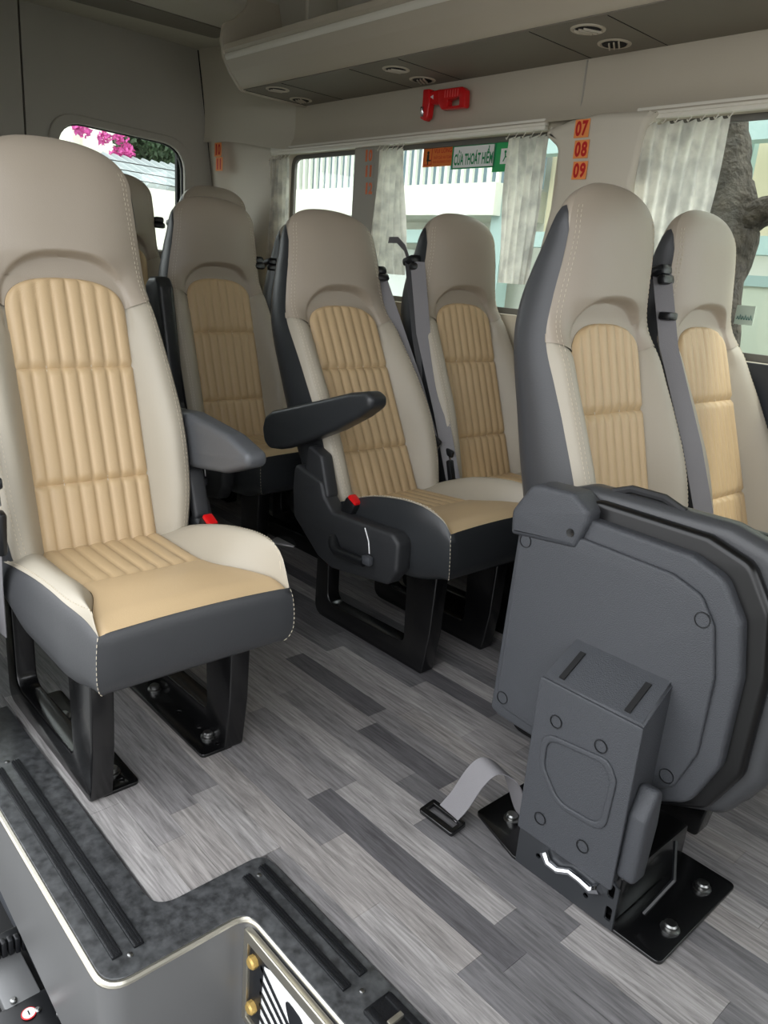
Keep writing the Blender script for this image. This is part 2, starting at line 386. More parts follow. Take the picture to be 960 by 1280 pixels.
# --- right wall: rear part behind the door opening, header above it
struct(B().box(((XR - 1.73) / 2, 0.30, 0.95), (abs(XR + 1.73), 0.06, 2.1)).obj('wall_right', wallgrey))
struct(B().box(((-1.73 + XF) / 2, 0.32, 1.90), (XF + 1.73, 0.10, 0.40)).obj('wall_right_header', wallm))
struct(prism(rounded([(-1.80, 0.0), (-1.53, 0.0), (-1.50, .10), (-1.56, .40), (-1.64, 1.2), (-1.64, 1.9), (-1.80, 1.9)], .02), 0.05, XZ(0.315), 0.01).obj('trim_door_pillar', lowertrim))

# --- unseen windscreen wall and wall ahead of the door, added to cut front light
struct(prism([(.27, -.1), (YW + .06, -.1), (YW + .06, 2.06), (.27, 2.06)], .05, YZ(XF), 0, [rounded([(.42, .85), (YW - .08, .85), (YW - .16, 1.55), (.5, 1.55)], .06)]).obj('wall_front_unseen', wallgrey))
struct(prism([(.12, -.1), (XF, -.1), (XF, 2.0), (.12, 2.0)], .05, XZ(.27), 0, [rounded([(.24, .9), (XF - .08, .9), (XF - .12, 1.5), (.24, 1.5)], .05)]).obj('wall_right_front_unseen', wallgrey))
# --- ceiling
struct(B().box(((XR + XF) / 2, 1.2, 2.08), (XF - XR + .2, 2.0, 0.06)).obj('ceiling', ceilm))
# rear header (lowered ceiling panel with recess)
hp = [(-3.52, 1.893), (-3.02, 1.893), (-2.95, 1.90), (-2.91, 1.93), (-2.88, 1.99), (-2.87, 2.06), (-3.52, 2.06)]
hd = struct(prism(rounded(hp, [0, .02, .02, .02, .02, 0, 0]), 1.75, lambda u, v, w: (u, 0.33 + w, v)).obj('ceiling_rear_header', ceilm))
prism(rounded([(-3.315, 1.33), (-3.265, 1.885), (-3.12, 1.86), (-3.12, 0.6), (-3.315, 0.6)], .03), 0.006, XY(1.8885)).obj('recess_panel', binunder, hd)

# --- rear doors
gapY = 1.166
ow = [(gapY + .004, -.02), (2.03, -.02), (2.025, 1.0), (2.01, 1.31), (1.925, 1.89), (gapY + .004, 1.9)]
win = rounded([(1.287, 1.02), (1.862, 1.02), (1.862, 1.483), (1.287, 1.503)], [.05, .05, .12, .11], 8)
struct(prism(ow, 0.04, YZ(XR, -1), 0, [win]).obj('door_1', wallgrey))
winr = rounded([(2 * gapY - 1.862, 1.02), (2 * gapY - 1.287, 1.02), (2 * gapY - 1.287, 1.503), (2 * gapY - 1.862, 1.483)], [.05, .05, .11, .12], 8)
struct(prism([(0.3, -.02), (gapY - .004, -.02), (gapY - .004, 1.9), (.40, 1.89), (.32, 1.31)], 0.04, YZ(XR, -1), 0, [winr]).obj('door_2', wallgrey))
struct(B().box((XR - .06, gapY, 1.0), (.02, .06, 2.0)).obj('trim_door_seal', darkgap))
def grow(poly, c, k): return [(c[0] + (p[0] - c[0]) * k, c[1] + (p[1] - c[1]) * k) for p in poly]
for nm, wpoly, cy in (('window_1', win, 1.575), ('window_2', winr, 2 * gapY - 1.575)):
    fr = struct(prism(grow(wpoly, (cy, 1.25), 1.12), 0.02, YZ(XR + .012, -1), 0.006, [grow(wpoly, (cy, 1.25), 0.985)]).obj(nm, wallgrey))
    prism(grow(wpoly, (cy, 1.25), 1.0), 0.012, YZ(XR - .008, -1), 0, [grow(wpoly, (cy, 1.25), 0.97)]).obj('rubber_seal', darkgap, fr)
    prism(grow(wpoly, (cy, 1.25), 1.01), 0.004, YZ(XR - .03, -1)).obj('pane', glass, fr)

# --- left wall with two window openings
wA = rounded([(-3.04, .90), (-1.585, .90), (-1.585, 1.462), (-3.04, 1.462)], [.06, .06, .05, .05], 6)
wB = rounded([(-1.29, .85), (.75, .85), (.75, 1.462), (-1.29, 1.462)], [.06, .06, .05, .05], 6)
wl = struct(prism([(XR, .42), (XF, .42), (XF, 1.66), (XR, 1.66)], 0.035, XZ(YW), 0, [wA, wB]).obj('wall_left', wallm))
struct(B().box(((XR + XF) / 2, YW + .05, 0.21), (XF - XR, .06, .44), .0).obj('wall_left_lower', lowertrim))
struct(B().box(((-1.25 + XF) / 2, YW - .004, 0.62), (XF + 1.25, .012, .46), .004).obj('trim_window_sill', lowertrim))
struct(B().box(((XR + XF) / 2, YW + .02, 1.86), (XF - XR, .06, .42)).obj('wall_left_upper', wallm))
# concave cove panel above the curtain rail
def covey(z):
    v = max(0.0, min(1.0, (z - 1.475) / .165))
    return YW - .006 - .03 * (1 - math.sin(math.pi * min(1, v * 1.0))) * (1 if v < .5 else .5) * (1 - v)
def cove(u, v):
    x = -2.97 + u * (XF + 2.97); z = 1.475 + v * .165
    return (x, YW - .006 - .03 * (1 - math.sin(math.pi * min(1, v * 1.0))) * (1 if v < .5 else .5) * (1 - v), z)
struct(link('trim_cove', gridmesh('trim_cove', cove, 24, 10, wallm)))
struct(B().box((-1.515, YW - .010, 1.572), (.002, .008, .125)).obj('trim_wall_seam', wallgrey))
for nm, wp, x0, x1 in (('window_3', wA, -3.04, -1.585), ('window_4', wB, -1.29, .75)):
    z0 = .90 if nm == 'window_3' else .85
    ww = [(x0 - .01, z0 - .01), (x1 + .01, z0 - .01), (x1 + .01, 1.472), (x0 - .01, 1.472)]
    fr = struct(prism(ww, .012, XZ(YW + .036), 0, [rounded([(x0 + .022, z0 + .02), (x1 - .022, z0 + .02), (x1 - .022, 1.446), (x0 + .022, 1.446)], .04)]).obj(nm, mat('window_frame_grey', (104, 102, 96), .6)))
    B().box(((x0 + x1) / 2, YW + .055, (z0 + 1.462) / 2), (x1 - x0, .004, 1.462 - z0)).obj('pane', glass, fr)
# pillar between the panes of window 3 and the wide pillar cover
struct(prism(rounded([(-2.56, .88), (-2.40, .88), (-2.40, 1.47), (-2.565, 1.47)], .01), .03, XZ(YW - .002), .004).obj('trim_1', wallgrey))
pc = [aty(*p, 2.06) for p in [(684, 165), (716, 155), (742, 145), (800, 143), (803, 148)]]
po = [(-1.62, .86), (-1.27, .86), (-1.285, 1.30), (-1.27, 1.44), (-1.235, 1.476), (-1.42, 1.484), (-1.52, 1.474), (-1.625, 1.447), (-1.56, 1.40), (-1.545, 1.30)]
struct(prism(rounded(po, .03), .06, XZ(2.052), .018).obj('trim_2', pillarm))
# rear corner pillar
def door_edge(z): return interp([(0, 2.03), (1.0, 2.025), (1.31, 2.01), (1.6, 1.968), (1.89, 1.925)], z)
def corner(u, v):
    z = .35 + v * 1.17
    a = Vector((XR + .005, door_edge(z) + .006, z)); c = Vector((-3.06, 2.085, z)); p = a.lerp(c, u)
    p.y -= .035 * math.exp(-((u - .14) / .1) ** 2); return p
struct(link('trim_3', gridmesh('trim_3', corner, 24, 4, pillarm)))
def corner2(u, v):
    z0 = 1.515 - .04 * sstep(.2, 1, u); z = z0 + v * (1.935 - z0)
    a = Vector((XR + .005, door_edge(z) + .004, z)); c = Vector((-2.965, covey(z), z)); p = a.lerp(c, u)
    p.y -= .012 * math.sin(math.pi * u) + (.03 * (1 - v) ** 5) * (1 - u) ** 1.5; return p
struct(link('trim_4', gridmesh('trim_4', corner2, 20, 10, pillarm)))
struct(B().box((XR - .06, 2.02, 1.1), (.02, .34, 1.7)).obj('trim_corner_backing', darkgap))  # black backing added so the gap at the corner shows as a dark line

# --- overhead bin / air duct along the left wall
BX0 = -2.90
bn = empty('overhead_bin', (0, 2.1, 1.636)); tagp(bn, 'long greige overhead bin with air vents along the window wall', 'overhead bin')
def P(v): return (v[0], v[1] - 2.1, v[2] - 1.636)
prof = rounded([(2.10, 1.638), (1.785, 1.640), (1.735, 1.69), (1.712, 1.725)], [0, .045, .03, 0], 8)
fro = [p for p in prof if p[0] < 1.80]
def strip_prof(name, pl, mt, x0, x1, th=.008, parent=bn, nseg=1):
    out = pl; inn = []
    for i, p in enumerate(pl):
        a = Vector(pl[max(i - 1, 0)]); c = Vector(pl[min(i + 1, len(pl) - 1)]); t = (c - a).normalized(); n = Vector((t[1], -t[0]))
        inn.append((p[0] + n[0] * th, p[1] + n[1] * th))
    ring = list(pl) + inn[::-1]; N = len(ring); v = []; f = []
    for x in (x0, x1): v += [P((x, p[0], p[1])) for p in ring]
    for k in range(N): f.append((k, (k + 1) % N, N + (k + 1) % N, N + k))
    f.append(tuple(range(N))); f.append(tuple(range(N, 2 * N)))
    return link(name, mesh(name, v, f, mt), parent)
strip_prof('front_cover', fro, binm, BX0, XF)
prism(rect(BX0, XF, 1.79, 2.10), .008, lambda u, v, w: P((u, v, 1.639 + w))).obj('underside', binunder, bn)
strip_prof('trim_rail', [(1.714, 1.726), (1.708, 1.733), (1.706, 1.742), (1.709, 1.748)], offwhite, BX0, XF, .01)
strip_prof('upper_lip', [(1.712, 1.748), (1.70, 1.758), (1.70, 1.775), (1.72, 1.785)], binm, BX0, XF, .01)
prism(rect(BX0, XF, 1.71, 2.1), .006, lambda u, v, w: P((u, v, 1.772 + w))).obj('tray', binm, bn)
prism(rect(BX0, XF, 1.772, 2.05), .006, lambda u, v, w: P((u, 1.96 + .25 * (1.9 - v) + w, v))).obj('back_panel', ceilm, bn)
ep = rounded([(2.10, 1.632), (1.785, 1.634), (1.732, 1.69), (1.705, 1.735), (1.692, 1.79), (1.70, 1.845), (1.75, 1.875), (1.80, 1.92), (1.82, 2.05), (2.10, 2.05)], [0, .04, .03, .02, .03, .03, .03, .05, 0, 0], 6)
prism(ep, .02, lambda u, v, w: P((BX0 - .012 + w, u, v)), .004).obj('end_cap', binm, bn)
B().box(P((-2.55, 1.90, 1.86)), (.02, .14, .16), .004).obj('divider', ceilm, bn)
B().box(P((-2.20, 1.93, 1.86)), (.05, .02, .03), .004).obj('catch', darkplastic, bn)
def seam(a, c): 
    a = Vector(P(a)); c = Vector(P(c)); B().tube([a, c], .0009, 6).obj('seam', darkgap, bn)
for (pa, pb) in [((735, 37), (768, 55)), ((495, 87), (528, 100)), ((347, 112), (376, 125))]:
    for k, px in enumerate((pa, pb)):
        q = atz(px[0], px[1], 1.638); q.y = min(q.y, 2.06); c = Vector(P(q))
        vt = B().lathe(c + Vector((0, 0, .003)), (0, 0, -1), [(.046, 0), (.045, .004), (.038, .0055), (.034, .001)], 28).obj('air_vent', binm, bn)
        B().lathe(c - Vector((0, 0, .0015)), (0, 0, -1), [(.033, 0), (.032, .0012)], 24).obj('vent_bore', darkgap, vt)
        for j in (-1, 0, 1):
            B().box(c + Vector((j * .015, 0, -.004)), (.004, .054, .007), .001, Matrix.Rotation(math.radians(30 if k else -24), 4, 'Z')).obj('vent_fin', binm, vt)
    x = atz(pa[0], pa[1], 1.638).x
    seam((x + .10, 1.80, 1.6385), (x + .10, 2.09, 1.6385)); seam((x - .14, 1.80, 1.6385), (x - .14, 2.09, 1.6385))

# --- curtain rails and curtains
def rail(x0, x1, label):
    b = B(); b.box(((x0 + x1) / 2, 2.080, 1.478), (x1 - x0, .026, .02), .004); o = b.obj('curtain_rail', offwhite)
    B().box(((x0 + x1) / 2, 2.080, 1.463), (x1 - x0, .018, .012), .003).obj('track', offwhite, o)
    tagp(o, label, 'curtain rail', 'curtain rails'); return o
cx = lambda px, py: aty(px, py, 2.076).x
rail(cx(340, 187), cx(682, 163), 'white curtain rail beneath the red hammer'); rail(cx(797, 145), .8, 'white curtain rail above the widely drawn curtain by the tree')
def curtain(tx0, tx1, bx0, bx1, zt, zb, folds, amp, label, seed):
    rnd = random.Random(seed); ph = [rnd.random() * 6 for _ in range(4)]
    N = folds * 10; R = 14
    o = None
    def fn(u, v):
        x = (tx0 + (tx1 - tx0) * u) * (1 - v) + (bx0 + (bx1 - bx0) * u) * v
        z = zt + (zb - zt) * v + .006 * math.sin(u * folds * 2 * math.pi) * (1 - v)
        a = amp * (.7 + .3 * math.sin(ph[0] + v * 3))
        y = 2.076 + a * math.sin(u * folds * 2 * math.pi + .5 * math.sin(v * 4 + ph[1])) + .004 * math.sin(u * 9 + v * 7 + ph[2])
        return (x, y, z)
    o = link('curtain', gridmesh('curtain', fn, N, R, curtain_cloth)); tagp(o, label, 'curtain', 'curtains along the side windows')
    n = folds + 1
    for k in range(n):
        u = k / (n - 1); x = tx0 + (tx1 - tx0) * u
        b = B().tube([(x, 2.080, 1.462), (x + .004, 2.072, 1.452), (x, 2.066, zt - .004), (x - .005, 2.07, zt + .002)], .0022, 6); b.obj('hook', offwhite, o)
    return o
curtain(cx(339, 190), cx(362, 190), cx(334, 300), cx(362, 270), 1.440, 1.0, 5, .011, 'narrow gathered curtain beside the rear corner pillar', 1)
curtain(cx(475, 180), cx(505, 180), cx(462, 290), cx(506, 300) + .02, 1.440, 1.0, 5, .011, 'gathered sheer curtain beside stickers 10 11 12', 2)
curtain(cx(636, 170), cx(688, 165), cx(624, 330), cx(664, 330), 1.440, 1.0, 5, .011, 'gathered sheer curtain covering the running man sign', 3)
curtain(cx(801, 150), cx(913, 150), cx(772, 330), cx(874, 320), 1.445, 1.05, 7, .009, 'half drawn sheer curtain in front of the tree', 4)
# grey tie-back strap
tb = [aty(x, y, 2.03) for x, y in [(486, 300), (497, 300), (506, 310), (511, 325), (514, 340)]]
o = B().ribbon(tb, (0, .004, .022), .002).obj('curtain_tieback', webbing); tagp(o, 'grey curtain tie-back loop beside the gathered curtain', 'tie-back')

# --- stickers and signs
def plate_px(name, px0, px1, Y, mt, th=.0015, parent=None):
    a = aty(px0[0], px0[1], Y); c = aty(px1[0], px1[1], Y)
    return a, c
def digits(txt, mt, parent, w, h, bold):
    n = len(txt); cw = w / n
    for i, ch in enumerate(txt):
        k = .45 if ch == '1' else .9
        x0 = -w / 2 + cw * (i + .5) - cw * k / 2
        link('digit', text_mesh('digit', ch, mt, lambda u, v: (x0 + cw * k * u, -.0016, -h / 2 + h * v), bold=bold), parent)
def sticker(txt, cpx, Y, w, h, label, group, back=orange, ink_=redink, tilt=0.0, bold=.04):
    c = aty(cpx[0], cpx[1], Y)
    o = B().box((0, 0, 0), (w, .0015, h)).obj('number_sticker', back, None, c, (0, 0, 0), smooth=False)
    digits(txt, ink_, o, w * .88, h * .84, bold); tagp(o, label, 'sticker', group); return o
for t, px, wd in (('07', (727.5, 160.5), 'topmost'), ('08', (726.5, 186.5), 'middle'), ('09', (724.5, 213), 'lowest')):
    sticker(t, px, 2.048, .050, .049, '%s orange sticker on the wide window pillar, red number %s' % (wd, t), 'seat number stickers')
for t, px, wd in (('10', (461, 194.5), 'topmost'), ('11', (461, 214), 'middle'), ('12', (461, 235.5), 'lowest')):
    sticker(t, px, 2.095, .054, .050, '%s orange numeral on the narrow window pillar, reading %s' % (wd, t), 'seat number stickers', back=wallgrey, ink_=mat('orange_ink', (226, 110, 50), .5))
# pair of stickers on the rear corner pillar
for t, px, wd in (('10', (272.5, 187), 'upper'), ('11', (274, 205), 'lower')):
    c = atx(px[0], px[1], XR + .055); c.y = 2.0
    d = ray(*px); c = CAM + d * ((1.972 - CAM.y) / d.y)
    o = B().box((0, 0, 0), (.05, .0015, .058)).obj('number_sticker', orange, None, c, (0, 0, math.radians(6)), smooth=False)
    digits(t, redink, o, .042, .046, .03)
    tagp(o, '%s faded orange sticker on the rear corner pillar, red number %s' % (wd, t), 'sticker', 'seat number stickers')
GY = YW + .049
def sign(px0, px1, mt, name, label):
    a = aty(*px0, GY); c = aty(*px1, GY); w = c.x - a.x; h = a.z - c.z
    o = B().box((0, 0, 0), (w, .002, h)).obj(name, mt, None, ((a.x + c.x) / 2, GY, (a.z + c.z) / 2), smooth=False)
    tagp(o, label, 'sign'); return o, w, h
def stext(o, s, mt, x0, x1, z0, z1, bold=.01):
    o2 = link('lettering', text_mesh('lettering', s, mt, lambda u, v: (x0 + (x1 - x0) * u, -.0018, z0 + (z1 - z0) * v), bold=bold), o); return o2
so, w, h = sign((530.5, 183), (565.5, 207), orange if False else mat('sign_orange', (224, 122, 48), .5), 'seat_belt_sign', 'small orange sign with black figure on the window')
stext(so, 'VUI LÒNG', redink, -w * .13, w * .45, h * .12, h * .38)
stext(so, 'THẮT DÂY AN TOÀN', redink, -w * .14, w * .46, -h * .16, h * .06)
stext(so, 'KHI XE ĐANG CHẠY', redink, -w * .14, w * .46, -h * .38, -h * .22)
prism(rect(-w * .47, -w * .2, -h * .42, h * .42, .003), .0004, lambda u, v, q: (u, -.0012 - q, v), 0, [rect(-w * .455, -w * .215, -h * .38, h * .38, .003)]).obj('border', redink, so)
b = B().lathe((-w * .33, -.0012, h * .17), (0, -1, 0), [(h * .08, 0), (h * .08, .0006)], 16); b.box((-w * .33, -.0015, -h * .05), (w * .07, .0006, h * .28)); b.box((-w * .30, -.0015, -h * .2), (w * .14, .0006, h * .07)); b.box((-w * .33, -.0015, -h * .3), (w * .03, .0006, h * .18)); b.obj('figure', ink, so)
so, w, h = sign((566.5, 182.5), (618.5, 209), white, 'exit_sign', 'white emergency exit sign with green lettering and border')
prism(rect(-w / 2, w / 2, -h / 2, h / 2), .0006, lambda u, v, q: (u, -.001 - q, v), 0, [rect(-w * .465, w * .465, -h * .44, h * .44)]).obj('border', green, so)
stext(so, 'CỬA THOÁT HIỂM', green, -w * .44, w * .44, -h * .34, h * .40, bold=.03)
so, w, h = sign((619, 177), (640, 214), greensign, 'running_man_sign', 'green and white running man sign beside the exit lettering')
B().box((w * .12, -.0015, 0), (w * .5, .0008, h * .5)).obj('inset', white, so)
fg = B(); fg.lathe((w * .1, -.002, h * .14), (0, -1, 0), [(h * .05, 0), (h * .05, .0006)], 12)
fg.tube([(w * .1, -.0022, h * .09), (w * .12, -.0022, -.02 * h)], .0022, 6).tube([(w * .12, -.0022, 0), (w * .02, -.0022, -h * .17)], .0018, 6).tube([(w * .12, -.0022, 0), (w * .22, -.0022, -h * .08), (w * .2, -.0022, -h * .18)], .0018, 6); fg.obj('figure', green, so)
# small text sticker on the forward window
c = aty(931, 394, GY); o = B().box((0, 0, 0), (.05, .0015, .05)).obj('window_sticker', mat('pale_sticker', (196, 212, 196), .5), None, c, smooth=False); tagp(o, 'pale sticker with small green scribble on the window', 'sticker')
b = B()
for k in range(6): b.tube([(-.02 + k * .007, -.0015, -.012), (-.018 + k * .007, -.0015, -.003 + .004 * (k % 2)), (-.014 + k * .007, -.0015, -.012)], .0011, 5)
b.obj('scribble', mat('sticker_teal', (70, 120, 112), .5), o)

# --- red emergency hammer with holder
hm = empty('emergency_hammer', (0, 2.072, 0)); tagp(hm, 'red emergency window hammer clipped on the wall above the rail', 'emergency hammer')
def hp_(px): 
    q = aty(px[0], px[1], 2.06); return (q.x, q.z)
prism(rounded([hp_(p) for p in [(551, 113), (581, 109), (585, 113), (584, 135), (555, 138), (551, 131)]], .008), .026, lambda u, v, w: (u, -w, v), .004, [rounded([hp_(p) for p in [(563, 126), (577, 121), (577, 132), (563, 134)]], .004)]).obj('handle', red, hm)
prism(rounded([hp_(p) for p in [(533, 113), (541, 112), (541, 130), (538, 148), (534, 152), (529, 149), (532, 130)]], .006), .03, lambda u, v, w: (u, -w, v), .005).obj('holder', red, hm)
cl = prism(rounded([hp_(p) for p in [(540, 116), (553, 112), (553, 131), (541, 131)]], .004), .022, lambda u, v, w: (u, -w, v), .003).obj('neck', red, hm)
prism([hp_(p) for p in [(540.5, 122), (544.5, 119.5), (544.5, 125)]], .001, lambda u, v, w: (u, -.0225 - w, v)).obj('white_mark', white, cl)
for k in range(6):
    q = hp_((560 + 3.2 * k, 118.5 - .4 * k)); B().box((q[0], -.0265, q[1]), (.004, .002, .022), .0005).obj('grip_rib', mat('red_light', (226, 90, 86), .4), hm)
q = hp_((532.5, 141)); B().lathe((q[0], -.03, q[1]), (0, -.2, 1), [(.004, -.016), (.007, -.012), (.007, .012), (.004, .016)], 10).obj('striking_tip', chrome, hm)

# ================================================================== SEATS
HWT = [(-.08, .165), (-.03, .182), (0, .190), (.1, .203), (.25, .206), (.4, .198), (.5, .190), (.6, .175), (.66, .165), (.72, .156)]
def hw(s):
    if s > .72: return .156 * max(0.0, 1 - ((s - .72) / .10) ** 2.5) ** (1 / 2.5)
    return interp(HWT, s)
DE = [(-.08, .0), (0, .022), (.1, .036), (.22, .040), (.35, .022), (.43, .006), (.525, -.012), (.6, .004), (.68, .03), (.74, .044), (.78, .047), (.82, .046)]
DR = [(-.08, -.075), (0, -.098), (.3, -.108), (.5, -.108), (.57, -.104), (.63, -.084), (.68, -.052), (.72, -.022), (.763, .008), (.80, .026), (.82, .044)]
CR = [(-.08, .03), (0, .045), (.1, .060), (.22, .064), (.35, .048), (.43, .034), (.525, .022), (.6, .03)]
HH = [(.45, -.002), (.53, .012), (.57, .030), (.6, .042), (.66, .054), (.72, .066), (.76, .068), (.79, .064), (.81, .055), (.82, .047)]
def iw(s):
    if s > .48: return .124 * max(0.0, 1 - ((s - .48) / .073) ** 2.6) ** (1 / 2.6)
    return .124
def dfront(y, s):
    h = max(hw(s), 1e-4); e = min(1.0, abs(y) / h); de = interp(DE, s)
    c = interp(CR, min(s, .6)); i0 = .122
    t = max(0.0, min(1.0, (abs(y) - i0) / max(h - i0, 1e-3)))
    body = (.002 + (c - .002) * math.sin(min(1, t / .62) * math.pi / 2)) if t < .62 else (de + (c - de) * math.sqrt(max(0, 1 - ((t - .62) / .38) ** 2)))
    if t <= 0: body = 0.002
    head = de + (interp(HH, max(s, .45)) - de) * (1 - e ** 3.2)
    k = sstep(.46, .60, s); out = body * (1 - k) + head * k
    if s > .44 and s < .64:
        q = ((abs(y) / .134) ** 2.6 + (max(0, s - .48) / .118) ** 2.6) ** (1 / 2.6)
        a = sstep(.955, 1.012, q); inner = .0 + .010 * sstep(.55, .60, s)
        out = inner * (1 - a) + out * a if q < 1.012 else out
    return out
SL = [-.08 + .88 * k / 55 for k in range(56)]
SL = [s for s in SL if s < .72] + [.72 + .1 * (1 - (1 - k / 12) ** 1.8) for k in range(13)]
def side_ring(s):
    h = hw(s); de = interp(DE, s); dr = min(interp(DR, s), de - .0005); T = de - dr; k = T / .12
    half = [(h, de), (h + .004 * k, de - .12 * T), (h + .007 * k, de - .35 * T), (h + .005 * k, de - .65 * T), (h - .004 * k, de - .85 * T), (h - .02 * min(1, k), de - .96 * T), (h * .7, de - 1.0 * T), (h * .35, de - 1.03 * T)]
    half = [(max(a, 0), d) for a, d in half]
    return half + [(0, de - 1.04 * T)] + [(-a, d) for a, d in half[::-1]]
def loft(rings, close=False):
    n = len(rings[0]); v = [p for R in rings for p in R]; f = []
    for j in range(len(rings) - 1):
        for i in range(n - 1 + (1 if close else 0)): f.append((j * n + i, j * n + (i + 1) % n, (j + 1) * n + (i + 1) % n, (j + 1) * n + i))
    return v, f
MS = {}
TIP = .768
def make_seat_meshes():
    lo = [s for s in SL if s < TIP] + [TIP]; hi = [.672, .685, .70, .715] + [s for s in SL if s > .718]
    def col(s):
        R = side_ring(s); n = len(R); out = []
        for i, (y, d) in enumerate(R):
            if s > .66:
                j = min(i, n - 1 - i); k = (.55, .86, 1.0, 1.0, .9, .7, .6, .55, .55)[j]
                sc = .66 + (s - .66) * k; Q = side_ring(sc)[i]; g = .0012
                out.append((Q[1], Q[0] + (g if Q[0] > 0 else -g if Q[0] < 0 else 0), sc))
            else: out.append((d, y, s))
        return out
    v, f = loft([col(s) for s in lo])
    n = len(side_ring(0)); f.append(tuple(range(n)))
    # dark lining just behind the covers
    MS['shell'] = mesh('backrest', v, f, charcoal, sharp=60)
    # headrest cover: front for s in [.5, .82], plus wrapped top
    b = B()
    top = [.492 + .061 * (1 - (1 - k / 16) ** 2) for k in range(17)]
    up = [.553 + .065 * k / 26 for k in range(1, 27)] + [.618 + (.74 - .618) * k / 14 for k in range(1, 15)] + [.74 + .08 * (1 - (1 - k / 14) ** 1.8) for k in range(1, 15)]
    for sg in (-1, 1):
        rings = []
        for s in top + up:
            inner = iw(s) + .0005 if s < .5529 else 0
            R = []
            for k in range(41):
                u = k / 40; sl = s
                y = inner + (hw(s) - inner) * (1 - (1 - u) ** 1.4)
                # lower seam slopes slightly towards the outside
                if s < .52: sl = s + (.026 * u) * (1 - (s - .492) / .061) * 1.0
                R.append((dfront(y, sl), sg * y, sl))
            rings.append(R)
        v, f = loft(rings); 
        if sg > 0: f = [q[::-1] for q in f]
        b.add(v, f)
    v, f = loft([[(d, y, s) for y, d in side_ring(s)] for s in hi]); b.add(v, f)
    MS['head'] = mesh('headrest_cover', b.v, b.f, taupe, sharp=60)
    # bolsters
    for sg in (-1, 1):
        rings = []
        for j in range(41):
            t = j / 40; R = []
            for k in range(17):
                u = k / 16; smax = .492 + .026 * u - .0015; s = -.06 + (smax + .06) * t
                i0 = .1185; y = i0 + (hw(s) - i0) * u
                d = dfront(y, min(s, .60)) - .004 * math.exp(-(y - i0) / .0025) - (.004 * math.exp(-(smax - s) / .004))
                R.append((d, sg * y, s))
            rings.append(R)
        v, f = loft(rings)
        MS['bol%d' % sg] = mesh('bolster', v, f, greige, sharp=60)
    # insert panels with stitched channels
    NC = 8
    def panel(s0, s1, key):
        nv = 26
        def fn(u, v):
            s = s0 + (s1 - s0) * v
            if key == 'top': s = s0 + (s1 - s0) * (1 - (1 - v) ** 1.6)
            w = iw(s) if key == 'top' else .124
            y = -w + 2 * w * u
            fr = ((y / .124 + 1) / 2 * NC) % 1.0; ch = .0066 * math.sqrt(abs(math.sin(math.pi * fr)))
            e = 1 - math.exp(-min(s - s0, (s1 - s) if key != 'top' else 1, (w - abs(y)) if w > 0 else 0) / .0045)
            if key == 'top':
                q = ((abs(y) / .124) ** 2.6 + (max(0, s - .48) / .073) ** 2.6) ** (1 / 2.6); e = min(e, 1 - math.exp(-max(0, 1 - q) * .12 / .005))
            return (.0005 + (ch + .004) * e, y, s)
        return gridmesh('insert_panel', fn, NC * 7, nv, tan)
    MS['pan'] = [panel(-.05, .128, 'low'), panel(.128, .367, 'mid'), panel(.367, .5529, 'top')]
    # stitching on channels and bolster seam
    b = B()
    def dash(p, q, r=.0009): b.tube([p, q], r, 4)
    for ci in (2, 5):
        y = -.124 + .248 * ci / NC; s = -.02
        while s < .545:
            if abs(y) < iw(s + .006) - .004: dash((.0026, y, s), (.0026, y, s + .005))
            s += .009
    for sg in (-1, 1):
        for off in (.012, .020):
            s = .0
            while s < .76:
                def q(ss): 
                    y = hw(ss) - off; return (dfront(y, ss) + .0004, sg * y, ss)
                dash(q(s), q(s + .005), .0006); s += .0095
    MS['stitch'] = b.mesh('stitching', thread, False)
    # leg ring
    outer = rounded([(-.165, 0), (.302, 0), (.318, .12), (.325, .31), (-.165, .31)], [.04, .012, .02, .01, .03], 5)
    inner = rounded([(-.105, .055), (.225, .062), (.215, .27), (-.112, .27)], [.035, .02, .03, .03], 5)
    MS['leg'] = prism(outer, .045, lambda u, v, w: (u, w - .0225, v), .004, [inner]).mesh('leg', blackmetal, sharp=35)
    MS['fplate'] = prism(rounded([(-.12, 0), (.30, 0), (.30, .078), (-.12, .078)], .012), .008, XY(0.0), .0015, [ellipse(.20, .05, .008, .008, 12), ellipse(.278, .05, .006, .006, 12), ellipse(.12, .04, .006, .006, 12)]).mesh('foot_plate', blackmetal)
    MS['bolt'] = B().lathe((0, 0, 0), (0, 0, 1), [(.016, 0), (.016, .003), (.0115, .004), (.0115, .010), (.009, .0125), (.004, .0125)], 14).mesh('bolt', boltmetal)
    MS['guide'] = B().box((0, 0, 0), (.05, .045, .026), .010).box((.014, 0, -.022), (.02, .05, .022), .007).mesh('belt_guide', darkplastic)
